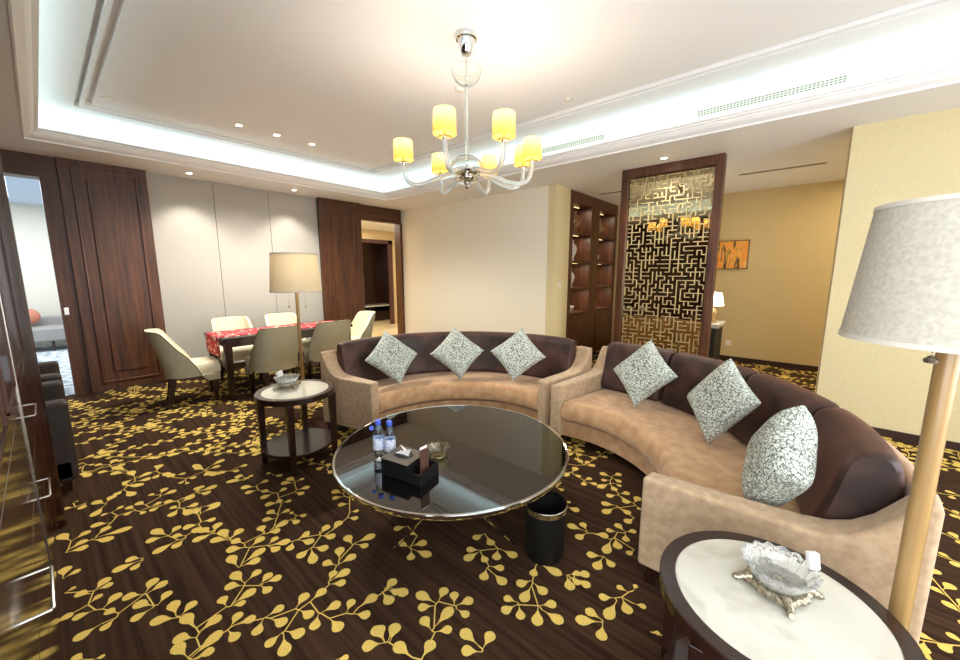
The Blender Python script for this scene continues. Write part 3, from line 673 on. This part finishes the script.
side_table((1.226, 2.975, 0), R_(0), 1, 1, .59, 'round side table with a marble top and lower shelf, left of the left sofa', (236, 326, 56, 146), r=.285)

# crystal ashtrays on bronze stands
def fancy_ashtray(loc, rz, label, s=1.0):
    t = thing('crystal_ashtray', label, 'ashtray', loc, rz, 'crystal ashtrays on bronze stands')
    crystal_bowl_o = crystal_bowl(t, .092, .054, 'crystal', 16); crystal_bowl_o.location = (0, 0, .028)
    mb = MB(); n = 80
    prof = [(.03, .027), (.058, .027), (.07, .027), (.078, .02), (.076, .010), (.06, .014), (.05, .02)]
    R = []
    for r, z in prof:
        rr = []
        for k_ in range(n):
            a = 2*PI*k_/n; f = max(0, math.cos(4*a))**2
            g = 1+.03*math.cos(20*a)*(r > .055); rr.append((r*(1+.18*f)*g*math.cos(a), r*(1+.18*f)*g*math.sin(a), z-.005*f))
        R.append(rr)
    mb.rings(R, True, False)
    mb.lathe([(.001, .031), (.012, .034), (.02, .029), (.03, .027)], n=n)
    mb.build('stand', 'bronze', t)
    for k_ in range(4):
        a = k_*PI/2; e = Vector((math.cos(a), math.sin(a)))
        P = [(e.x*.066, e.y*.066, .021), (e.x*.084, e.y*.084, .018), (e.x*.096, e.y*.096, .011), (e.x*.106, e.y*.106, .008), (e.x*.112, e.y*.112, .011)]
        MB().tube(P, .014, 10, r2=.0075).build('stand_foot', 'bronze', t)
    t.scale = (s, s, s)
    return t
fancy_ashtray((1.345, -.02, .56), R_(20), 'crystal ashtray on a bronze stand on the near marble side table')
c1 = MB().box(-.009, .009, -.014, .014, 0, .046).build('matchbox', 'paper', bevel=.002)
c1.location = (1.39, -.096, .640); c1.rotation_euler = (0, .25, R_(35)); tag(c1, 'small white matchbox resting on the rim of the near crystal ashtray', 'matchbox', 'white matchboxes')
fancy_ashtray((1.215, 3.10, .59), R_(5), 'crystal ashtray on a bronze stand on the far side table')
c2 = MB().box(-.012, .012, -.03, .03, 0, .04).build('matchbox', 'paper', bevel=.002)
c2.location = (1.192, 3.165, .668); c2.rotation_euler = (0, -.2, R_(-50)); tag(c2, 'small white matchbox resting on the rim of the far crystal ashtray', 'matchbox', 'white matchboxes')

# ================================================================== FLOOR LAMPS
def floor_lamp(loc, rz, label, lin_, zb=1.295, zt=1.70, rb=.285, rt=.252, rp=.02, cy_=.05, cl_=.05):
    t = thing('floor_lamp', label, 'floor lamp', loc, rz, 'standing lamps with drum shades')
    MB().lathe([(.001, 0), (.125, 0), (.13, .006), (.128, .016), (.03, .024), (.024, .03), (.001, .03)], n=40).build('base', 'goldwood', t)
    MB().tube([(0, 0, .025), (0, 0, .6), (0, 0, 1.2), (0, 0, zb+.13)], rp, 20).build('pole', 'goldwood', t)
    s = MB(); s.lathe([(rb, zb), (rt, zt), (rt-.004, zt), (rb-.004, zb), (rb, zb)], n=64); sh = s.build('lamp_shade', lin_, t)
    tr_ = MB(); tr_.lathe([(rb+.002, zb-.001), (rb+.0015, zb+.012), (rb-.006, zb+.012), (rb-.006, zb-.001), (rb+.002, zb-.001)], n=64)
    tr_.build('shade_trim', 'shadetrim', sh); tr_ = MB()
    tr_.lathe([(rt+.003, zt-.011), (rt+.002, zt+.001), (rt-.006, zt+.001), (rt-.006, zt-.011), (rt+.003, zt-.011)], n=64); tr_.build('shade_trim', 'shadetrim', sh)
    if lin_ == 'linen2':
        MB().lathe([(.001, zb+.14), (.012, zb+.145), (.028, zb+.19), (.02, zb+.235), (.001, zb+.245)], n=16).build('bulb', 'shelfled', t)
        l_ = bpy.data.lights.new('floor_lamp_bulb', 'POINT'); l_.energy = 1.8; l_.color = (1, .95, .86); l_.shadow_soft_size = .05
        lo_ = bpy.data.objects.new('floor_lamp_bulb', l_); COL.objects.link(lo_); lo_.location = (loc[0], loc[1], zb+.27)
    sp = MB()
    for k_ in range(3):
        a = k_*2*PI/3; sp.tube([(0, 0, zb+.13), (rt*.97*math.cos(a), rt*.97*math.sin(a), zt-.03)], .003, 6)
    sp.build('shade_spider', 'steel', t)
    for k_, yy in enumerate((cy_, -cy_)):
        c = MB(); 
        for q in range(int(cl_/.006)): c.lathe([(.001, -.002), (.0022, 0), (.001, .002)], (0, yy, zb-.002-.006*q), 6)
        c.tube([(0, yy, zb+.09), (0, yy, zb-cl_)], .0009, 5)
        c.tube([(0, 0, zb+.09), (0, yy, zb+.09)], .003, 6)
        c.build('pull_chain', 'steel', t)
        MB().lathe([(.001, zb-cl_), (.005, zb-cl_-.002), (.015, zb-cl_-.012), (.013, zb-cl_-.02), (.001, zb-cl_-.023)], (0, yy, 0), 14).build('chain_knob', 'bronze', t)
    return t
floor_lamp((1.553, -.303, 0), R_(41), 'big floor lamp with grey linen drum shade beside the near marble table', 'linen', 1.318, 1.678, .216, .179, .023, .045, .035)
floor_lamp((1.815, 4.195, 0), R_(41), 'far floor lamp with beige drum shade standing between the sofa and the dining chairs', 'linen2', 1.295, 1.70, .258, .228, .018, .09, .15)

# ================================================================== DINING SET
dt = thing('dining_table', 'dark wood rectangular dining table with square legs', 'table', (2.11, 5.36, 0))
MB().box(-.82, .82, -.37, .37, .715, .75).build('tabletop', 'darkwood', dt, bevel=.004)
MB().box(-.77, .77, -.32, .32, .63, .715).build('apron', 'darkwood', dt)
for x in (-.76, .76):
    for y in (-.31, .31): MB().taper(x, y, 0, .70, .05, .08).build('leg', 'darkwood', dt, bevel=.003)
rn = MB(); n = 20
vs = []
prof = [(-.828, .52), (-.832, .6), (-.83, .7), (-.828, .748), (-.818, .7535), (-.6, .7525), (.6, .7525), (.818, .7535), (.828, .748), (.83, .6), (.832, .5)]
top = [[rn.bm.verts.new((x+.006*math.sin(9*yy+z*8)*(z < .7), yy*.27, z)) for x, z in prof] for yy in (-1, -.5, 0, .5, 1)]
for a, b in zip(top, top[1:]):
    for i in range(len(prof)-1): rn.face([a[i], a[i+1], b[i+1], b[i]], True)
o = rn.build('table_runner', 'runner'); o.location = (2.11, 5.36, 0)
sm = o.modifiers.new('Solid', 'SOLIDIFY'); sm.thickness = .002; sm.offset = 1
tag(o, 'red patterned cloth runner laid along the dining table and hanging over its ends', 'table runner')

def make_chair():
    t = thing('dining_chair', 'x', 'chair', (0, 0, 0), 0, 'curved back dining chairs')
    # front looks +X. shell: U plan swept, height falls from the back to the seat front
    n = 36; outer = []; inner = []
    def plan(s, z, off):
        # s -1..1 around the U ; returns xy
        a = s*PI*.5; hw = .255-off; dp = .25-off
        z_ = max(0, z-.40)
        rec = .26*z_*abs(math.cos(a))**.7
        if abs(s) < .62:
            b = s/.62*PI/2; x = -dp*math.cos(b)**.62 if math.cos(b) > 0 else 0; y = hw*math.sin(b)*(1 if abs(math.sin(b)) > 0 else 1)
            y = hw*math.copysign(abs(math.sin(b))**.75, s)
        else:
            x = (abs(s)-.62)/.38*.25; y = math.copysign(hw-.012*(abs(s)-.62)/.38, s)
        return x-rec*(1 if x < 0.02 else 0)*min(1, max(0, -x/.12+.25)), y
    def top(s):
        a = abs(s)
        if a < .42: return .87-.012*(a/.42)**2
        u = min(1, (a-.42)/.42); k = .5*(1-math.cos(u*PI))+.5*math.sin(u*PI/2)
        return .855-.395*k
    mb = MB(); nz = 8; O = []; I = []
    for i in range(n+1):
        s = -1+2*i/n; ro = []; ri = []
        for j in range(nz+1):
            zo = .33+(top(s)-.33)*j/nz; x, y = plan(s, zo, 0); ro.append(mb.bm.verts.new((x, y, zo)))
            zi = .38+(top(s)-.38)*j/nz; x, y = plan(s, zi, .045); ri.append(mb.bm.verts.new((x, y, zi)))
        O.append(ro); I.append(ri)
    for i in range(n):
        for j in range(nz):
            mb.mi = 0; mb.face([O[i][j], O[i+1][j], O[i+1][j+1], O[i][j+1]], True)
            mb.mi = 1; mb.face([I[i][j], I[i][j+1], I[i+1][j+1], I[i+1][j]], True)
        mb.mi = 0; mb.face([O[i][0], I[i][0], I[i+1][0], O[i+1][0]]); mb.mi = 1; mb.face([O[i][nz], O[i+1][nz], I[i+1][nz], I[i][nz]], True)
    for e in (0, n):
        mb.mi = 0; mb.face(O[e]+I[e][::-1])
    shell = mb.build('backrest', ['sage', 'creamleather'], t)
    edge = MB(); edge.tube([(*[a+b for a, b in zip(plan(-1+2*i/n, top(-1+2*i/n), 0), (0, 0))], top(-1+2*i/n)) for i in range(n+1)], .004, 6); edge.build('piping', 'piping', shell)
    # seat
    pts_ = [plan(-1+2*i/24, .4, .02) for i in range(25)]
    se = MB(); R = []
    cxm = .03
    for z, k in ((.335, .93), (.345, .98), (.40, 1.0), (.44, .99), (.462, .93), (.468, .8), (.47, .4)):
        R.append([(cxm+(x*1.0-cxm)*k+(.012 if x > .2 else 0)*k, y*k, z) for x, y in pts_])
    se.rings(R, True, True); se.build('seat', 'creamleather', t)
    for x, y, dx, dy in ((.19, .19, .01, 0), (.19, -.19, .01, 0), (-.17, .17, -.07, .02), (-.17, -.17, -.07, -.02)):
        MB().taper(x, y, 0, .35, .038, .06, dx, dy).build('leg', 'darkwood', t, bevel=.003)
    return t
c0 = make_chair(); c0.location = (1.06, 5.41, 0); c0.rotation_euler = (0, 0, R_(-8)); c0['label'] = 'dining chair at the left head of the table, seen from its side'
dup(c0, (1.80, 4.96, 0), R_(92), 'near side dining chair, back to the sofas, just left of the far lamp pole')
dup(c0, (2.52, 4.98, 0), R_(88), 'near side dining chair with its back to the sofas, right of the far lamp pole')
dup(c0, (1.72, 5.92, 0), R_(-90), 'wall side dining chair nearest the left head chair')
dup(c0, (2.40, 5.92, 0), R_(-90), 'wall side dining chair partly behind the far lamp shade')
dup(c0, (3.17, 5.42, 0), R_(178), 'dining chair at the right head of the table, near the second door')

# ================================================================== TALL CABINET (left)
XF = -.105
tc = thing('tall_cabinet', 'tall glossy dark wood wall cabinet with steel pulls at the left edge', 'cabinet', (XF, 2.32, 0))
MB().box(-.62, -.025, -1.52, .98, .06, H-.03).build('carcass', 'walnut', tc)
MB().box(-.6, -.05, -1.5, .95, 0, .06).build('plinth', 'blackmat', tc)
def cabdoor(name, y0, y1, z0, z1, x1, hand):
    d = MB().box(-.024, x1, y0, y1, z0, z1).build(name, 'glosswood', tc, bevel=.002)
    if z1-z0 > .5:
        t = .008; f = MB(); a, b, c_, e = y0+.07, y1-.07, z0+.07, z1-.07
        for (p, q, r, s_) in ((a, b, c_, c_+t), (a, b, e-t, e), (a, a+t, c_, e), (b-t, b, c_, e)): f.box(x1-.001, x1+.004, p, q, r, s_)
        f.build('door_moulding', 'walnut', d)
    if hand:
        hy, hz, of = hand
        h = MB(); h.tube([(x1, hy-.11, hz), (x1+of-.002, hy-.11, hz), (x1+of, hy-.107, hz), (x1+of, hy+.107, hz), (x1+of-.002, hy+.11, hz), (x1, hy+.11, hz)], .0045, 8); h.build('handle', 'steel', d)
for y0, y1, hy, of in ((-1.52, -.62, -.81, .033), (-.615, -.003, -.39, 0), (.003, .9, .22, .03)):
    for n_, z0, z1, hz in (('drawer', .075, .36, .22), ('drawer', .365, .66, .53), ('drawer', .56 if y0 < -1 else .665, 1.0, .636 if y0 < -1 else .90), ('door', 1.005, H-.04, 1.5)):
        cabdoor(n_, y0, y1, z0, min(z1, .555) if y0 < -1 and z0 == .365 else z1, 0, (hy, hz, of) if of and n_ == 'drawer' and hz > .5 and not (hz < .6 and hy < 0) else None)
MB().box(-.6, .05, .905, .98, 0, H-.03).build('end_panel', 'glosswood', tc, bevel=.002)
MB().box(-.002, .004, -.004, .002, .08, H-.05).build('edge_strip', 'steel', tc)

# ---- chocolate armchairs along the left wall
def armchair(y, label):
    t = thing('leather_armchair', label, 'armchair', (.02, y, 0), 0, 'brown leather armchairs along the left wall')
    MB().box(-.70, .0, .0, .85, .08, .24).build('base', 'chocolate', t, bevel=.02)
    MB().box(-.55, -.01, .155, .695, .24, .45).build('seat_cushion', 'chocolate', t, bevel=.04, seg=3)
    MB().box(-.70, -.50, .0, .85, .24, .82).build('backrest', 'chocolate', t, bevel=.05, seg=3)
    for a in (0, .70): MB().box(-.69, .015, a, a+.15, .08, .64).build('arm', 'chocolate', t, bevel=.03, seg=3)
    for a, b in ((-.65, .06), (-.05, .06), (-.65, .79), (-.05, .79)): MB().taper(a, b, 0, .085, .04, .05).build('leg', 'darkwood', t)
    return t
armchair(3.70, 'brown leather armchair on the left, the nearer of the two')
armchair(4.75, 'brown leather armchair on the left, behind the nearer one and close to the doorway')

# ================================================================== LATTICE SCREEN
SX = 5.07
sc = thing('lattice_screen', 'tall wood framed partition screen with gold fretwork over bronze mirror', 'screen', (SX, 1.385, 0))
hw = .565
f = MB()
f.box(0, .13, -hw, -hw+.085, 0, H); f.box(0, .13, hw-.085, hw, 0, H); f.box(0.001, .129, -hw+.085, hw-.085, H-.11, H); f.box(.001, .129, -hw+.085, hw-.085, 0, .12)
f.build('frame', 'walnut', sc, bevel=.004)
MB().box(.05, .07, -hw+.085, hw-.085, .12, H-.11).build('mirror_panel', 'mirror', sc)
a, b, c_, e = -hw+.085, hw-.085, .12, H-.11
lat = MB()
nx, nz = 19, 50
sy = (b-a-.044)/nx; sz = (e-c_-.044)/nz
r2 = random.Random(11)
visited = {(0, 0)}; stack = [(0, 0)]; edges = []
half = (nx+1)//2
tot = (nx+1)*(nz+1)
lastd = (0, 1)
while stack:
    x, y = stack[-1]
    nb = [(x+dx, y+dy, (dx, dy)) for dx, dy in ((1, 0), (-1, 0), (0, 1), (0, -1)) if 0 <= x+dx <= nx and 0 <= y+dy <= nz and (x+dx, y+dy) not in visited]
    if not nb or (len(stack) > 5 and r2.random() < .35):
        stack.insert(0, stack.pop()) if nb else stack.pop()
        continue
    nxt = r2.choice(nb); visited.add(nxt[:2]); edges.append(((x, y), nxt[:2])); stack.append(nxt[:2])
tw = .0052
for (x0, y0), (x1, y1) in edges:
    A = a+.022+x0*sy; B_ = a+.022+x1*sy; C_ = c_+.022+y0*sz; D_ = c_+.022+y1*sz
    lat.box(.038, .049, min(A, B_)-tw, max(A, B_)+tw, min(C_, D_)-tw, max(C_, D_)+tw)
lat.build('fretwork', 'goldm', sc)

# ================================================================== DISPLAY CABINET
DY = 2.97
dc = thing('display_cabinet', 'built in dark wood display cabinet with lit open shelves and lower doors', 'cabinet', (5.65, DY, 0))
f = MB(); W_ = 1.96; D = .40
bays = [(.115, .79), (1.13, 1.83)]
f.box(0, .115, 0, D, 0, H); f.box(.79, 1.13, 0, D, 0, H); f.box(1.83, W_, 0, D, 0, H)
for x0, x1 in bays: f.box(x0, x1, 0.001, D, 2.62, H); f.box(x0, x1, 0, D, 0, .08); f.box(x0, x1, D-.02, D, .08, 2.62)
f.build('carcass', 'walnut', dc, bevel=.002)
zsh = [.80, 1.23, 1.68, 2.15]
for x0, x1 in bays:
    for z in zsh: MB().box(x0, x1, .012, D-.02, z-.02, z+.015).build('shelf', 'walnut_x', dc)
    m_ = (x0+x1)/2
    for p, q, hx in ((x0+.003, m_-.002, m_-.05), (m_+.002, x1-.003, m_+.05)):
        d = MB().box(p, q, -.012, .01, .09, .77).build('door', 'walnut', dc, bevel=.002)
        MB().tube([(hx, -.012, .60), (hx, -.035, .60), (hx, -.035, .68), (hx, -.012, .68)], .004, 8).build('handle', 'bronze', d)
    for z in (2.60, 2.128, 1.658, 1.208):
        MB().box(x0+.2, x0+.48, .14, .16, z-.004, z).build('shelf_light', 'shelfled', dc)
        l = bpy.data.lights.new('shelf_lamp', 'AREA'); l.shape = 'RECTANGLE'; l.size = .3; l.size_y = .03; l.energy = 1.2; l.color = (1, .84, .62)
        lo = bpy.data.objects.new('shelf_lamp', l); COL.objects.link(lo); lo.location = (5.65+x0+.34, DY+.15, z-.01)
def vase(x, z, prof, mat, label, y=3.10, name='vase', cat='vase'):
    o = MB().lathe(prof, n=28).build(name, mat); o.location = (x, y, z+.0155); return tag(o, label, cat, 'ornaments in the display cabinet')
tall = [(.001, 0), (.05, 0), (.06, .02), (.045, .05), (.08, .12), (.1, .19), (.085, .25), (.045, .29), (.035, .32), (.05, .35), (.044, .35), (.03, .32), (.04, .285), (.001, .27)]
sml = [(.001, 0), (.04, 0), (.045, .02), (.065, .07), (.07, .11), (.05, .15), (.03, .17), (.04, .19), (.034, .19), (.024, .17), (.001, .16)]
bowl = [(.001, 0), (.04, 0), (.045, .015), (.09, .08), (.1, .11), (.094, .11), (.08, .08), (.001, .02)]
vase(6.02, 2.15, [(r*1.25, z*1.0) for r, z in tall], 'amber', 'amber glass vase on the top shelf of the left cabinet bay')
vase(5.97, 1.68, tall, 'porcelain', 'white porcelain vase on the second shelf of the left cabinet bay')
vase(5.95, 1.23, [(r*.9, z*.9) for r, z in tall], 'porcelain', 'white porcelain vase on the third shelf of the left cabinet bay')
vase(5.95, .80, bowl, 'porcelain', 'white bowl on the lowest open shelf of the left cabinet bay', name='bowl', cat='bowl')
vase(7.05, 2.15, [(r*1.1, z*.95) for r, z in tall], 'amber', 'pale amber vase on the top shelf of the right cabinet bay')
vase(6.95, 1.68, sml, 'porcelain', 'small white vase on the second shelf of the right cabinet bay')
vase(6.95, .80, sml, 'redobj', 'small red ornament on the lowest open shelf of the right cabinet bay', name='ornament', cat='ornament')

# switch plates
def plate(name, x, y, z, ax, label, cat):
    t = thing(name, label, cat, (x, y, z))
    if ax == 'y':
        MB().box(-.043, .043, -.009, 0, -.043, .043).build('plate', 'plasticw', t, bevel=.003); MB().box(-.02, .02, -.012, -.008, -.028, .028).build('rocker', 'plasticw', t, bevel=.002)
    else:
        MB().box(-.009, 0, -.043, .043, -.043, .043).build('plate', 'plasticw', t, bevel=.003); MB().box(-.012, -.008, -.02, .02, -.028, .028).build('rocker', 'plasticw', t, bevel=.002)
plate('light_switch', 5.37, 2.97, 1.30, 'y', 'white light switch on the narrow yellow wall beside the display cabinet', 'light switch')

# ================================================================== ALCOVE
pt = thing('framed_painting', 'framed orange and gold autumn tree painting on the alcove wall', 'painting', (XA, 1.23, 1.79))
pf = MB()
hwp, hh = .46, .235
for q in ((-hwp, hwp, -hh, -hh+.012), (-hwp, hwp, hh-.012, hh), (-hwp, -hwp+.012, -hh, hh), (hwp-.012, hwp, -hh, hh)): pf.box(-.035, 0, *q)
pf.build('frame', 'piping', pt)
MB().box(-.028, -.002, -hwp+.012, hwp-.012, -hh+.012, hh-.012).build('canvas', 'painting', pt)
dk = thing('writing_desk', 'dark writing desk with a pale top behind the lattice screen', 'desk', (6.45, 1.60, 0))
MB().box(-.3, .35, -.72, .72, .72, .77).build('desktop', 'marble', dk, bevel=.004)
for y in (-.68, .64): MB().box(-.28, .33, y, y+.05, 0, .72).build('side_panel', 'blackmat', dk)
MB().box(-.02, 0.0, -.62, .62, .3, .72).build('modesty_panel', 'blackmat', dk)
tl = thing('table_lamp', 'small table lamp with glowing white shade on the writing desk', 'table lamp', (6.45, 1.01, .77))
MB().lathe([(.001, 0), (.06, 0), (.062, .012), (.04, .02), (.035, .12), (.045, .15), (.03, .19), (.012, .21), (.01, .27), (.001, .27)], n=24).build('base', 'goldwood', tl)
MB().lathe([(.13, .25), (.085, .44)], n=32).build('lamp_shade', 'lampshade_lit', tl)
MB().lathe([(.001, .28), (.018, .29), (.024, .32), (.014, .345), (.001, .352)], n=16).build('bulb', 'lit', tl)
l = bpy.data.lights.new('desk_lamp_bulb', 'POINT'); l.energy = 7; l.color = (1, .92, .8); l.shadow_soft_size = .04
lo = bpy.data.objects.new('desk_lamp_bulb', l); COL.objects.link(lo); lo.location = (6.45, 1.01, 1.16)
plate('wall_socket', XA, .93, .3, 'x', 'white wall socket low on the alcove wall under the painting', 'socket')

# ================================================================== ROOM BEYOND LEFT DOORWAY
plainbox('floor_left_room', 'rugblue', -3.2, 1.9, 6.78, 12.2, -.1, 0)
plainbox('wall_left_room', 'plainwhite', -3.2, 1.9, 12.0, 12.12, 0, 2.86)
plainbox('ceiling_left_room', 'daylight_blue', -3.2, 1.9, 6.86, 12.2, 2.86, 2.92)
plainbox('wall_left_room_side', 'plainwhite', 1.9, 2.0, 6.88, 12.1, 0, 2.86)
plainbox('wall_left_room_west', 'plainwhite', -3.3, -3.2, 6.88, 12.1, 0, 2.86)
plainbox('wall_over_door', 'plainwhite', -3.2, 1.9, 6.865, 6.9, 2.6, 2.86)
bs = thing('grey_bench_sofa', 'grey bench sofa in the bright room beyond the left doorway', 'sofa', (.05, 11.2, 0))
MB().box(-.9, .9, -.35, .5, .2, .45).build('seat', 'greyseat', bs, bevel=.03)
MB().box(-.9, .9, .38, .55, .4, .62).build('backrest', 'greyseat', bs, bevel=.03)
for x in (-.8, 0, .8):
    for y in (-.28, .42): MB().taper(x, y, 0, .2, .04, .05).build('leg', 'darkwood', bs)
o = MB()
n = 10
o.lathe([(.001, -.09), (.12, -.08), (.22, -.03), (.24, 0), (.22, .03), (.12, .08), (.001, .09)], n=4)
o = o.build('salmon_cushion', 'pink', subsurf=2); o.rotation_euler = (PI/2-.25, 0, .3); o.location = (-.2, 11.38, .66); tag(o, 'salmon pink cushion on the grey bench sofa beyond the left doorway', 'cushion')

# ================================================================== CORRIDOR BEYOND RIGHT DOORWAY
plainbox('floor_corridor', 'tilefloor', 3.4, 8.4, 6.78, 11.4, -.1, 0)
plainbox('ceiling_corridor', 'white', 3.4, 8.4, 6.86, 11.4, 2.66, 2.72)
plainbox('wall_corridor_left', 'warmwall', 3.45, 3.55, 6.88, 11.4, 0, 2.7)
plainbox('wall_corridor_right', 'warmwall', 8.3, 8.4, 6.88, 11.4, 0, 2.7)
w = MB(); w.box(3.55, 5.35, 9.2, 9.3, 0, 2.7); w.box(6.72, 8.3, 9.2, 9.3, 0, 2.7); w.box(5.35, 6.72, 9.2, 9.3, 2.32, 2.7); struct(w.build('wall_corridor_end', 'warmwall'))
w = MB(); w.box(5.27, 5.37, 9.14, 9.2, 0, 2.4); w.box(6.62, 6.74, 9.14, 9.2, 0, 2.4); w.box(5.27, 6.74, 9.14, 9.2, 2.3, 2.4); struct(w.build('trim_15', 'walnut'))
cl = thing('wardrobe', 'dark walk in wardrobe with a pale shelf beyond the right doorway', 'wardrobe', (6.45, 10.2, 0))
MB().box(-.95, .95, .3, .34, 0, 2.66).build('back_panel', 'darkwood', cl)
for x in (-.95, .91): MB().box(x, x+.04, -.3, .3, 0, 2.66).build('side_panel', 'darkwood', cl)
MB().box(-.91, .91, -.2, .3, .46, .50).build('bench_shelf', 'marble', cl)
MB().box(-.91, .91, -.1, .3, 0, .3).build('drawer_box', 'darkwood', cl)
plainbox('wall_closet', 'warmwall', 4.9, 7.4, 11.0, 11.1, 0, 2.7)

# ================================================================== LIGHTS
def area(name, loc, rot, sx, sy, e, col):
    l = bpy.data.lights.new(name, 'AREA'); l.shape = 'RECTANGLE'; l.size = sx; l.size_y = sy; l.energy = e; l.color = col
    o = bpy.data.objects.new(name, l); COL.objects.link(o); o.location = loc; o.rotation_euler = rot; return o
# fill lights added at the two made-up windows out of view
area('added_fill_light', (2.05, YN-.16, 1.5), (PI/2, 0, 0), 3.6, 1.9, 50, (.97, .97, 1))
area('added_fill_light', (XL-.16, -.85, 1.45), (PI/2, 0, -PI/2), 2.8, 2.0, 42, (.97, .97, 1))
# cove strips
zc = H+.06
for loc, sx, sy in (((TX0-.045, 2.1, zc), .03, 7.6), ((TX1+.045, 2.1, zc), .03, 7.6), ((2.18, TY1+.045, zc), 4.2, .03), ((2.18, TY0-.045, zc), 4.2, .03)):
    area('cove_lamp', loc, (PI, 0, 0), sx, sy, 2.1*max(sx, sy)/4, (.72, .95, 1))
# neighbouring rooms
area('left_room_light', (-.5, 9.5, 2.84), (0, 0, 0), 2.5, 3, 65, (.9, .95, 1))
area('corridor_light', (5.2, 7.9, 2.62), (0, 0, 0), 1.2, 1.2, 40, (1, .9, .74))
area('closet_light', (6.0, 10.0, 2.6), (0, 0, 0), .8, .3, 6, (1, .85, .6))
area('alcove_light', (6.4, -1.2, 2.78), (0, 0, 0), 1.6, 1.6, 22, (1, .86, .62))

wd = bpy.data.worlds.new('World'); scene.world = wd; wd.use_nodes = True
wd.node_tree.nodes['Background'].inputs['Color'].default_value = (.8, .88, 1, 1); wd.node_tree.nodes['Background'].inputs['Strength'].default_value = .6

# ================================================================== CAMERA
cam = bpy.data.cameras.new('Camera'); co = bpy.data.objects.new('Camera', cam); COL.objects.link(co)
cam.sensor_width = 36; cam.lens = 377.145/960*36; cam.clip_start = .02
co.location = (0, 0, 1.5); co.rotation_euler = (PI/2-.15126, 0, .711177-PI/2)
scene.camera = co
vs_ = scene.view_settings; vs_.view_transform = 'Standard'; vs_.look = 'None'; vs_.exposure = 1.3; vs_.gamma = 1; vs_.use_curve_mapping = False
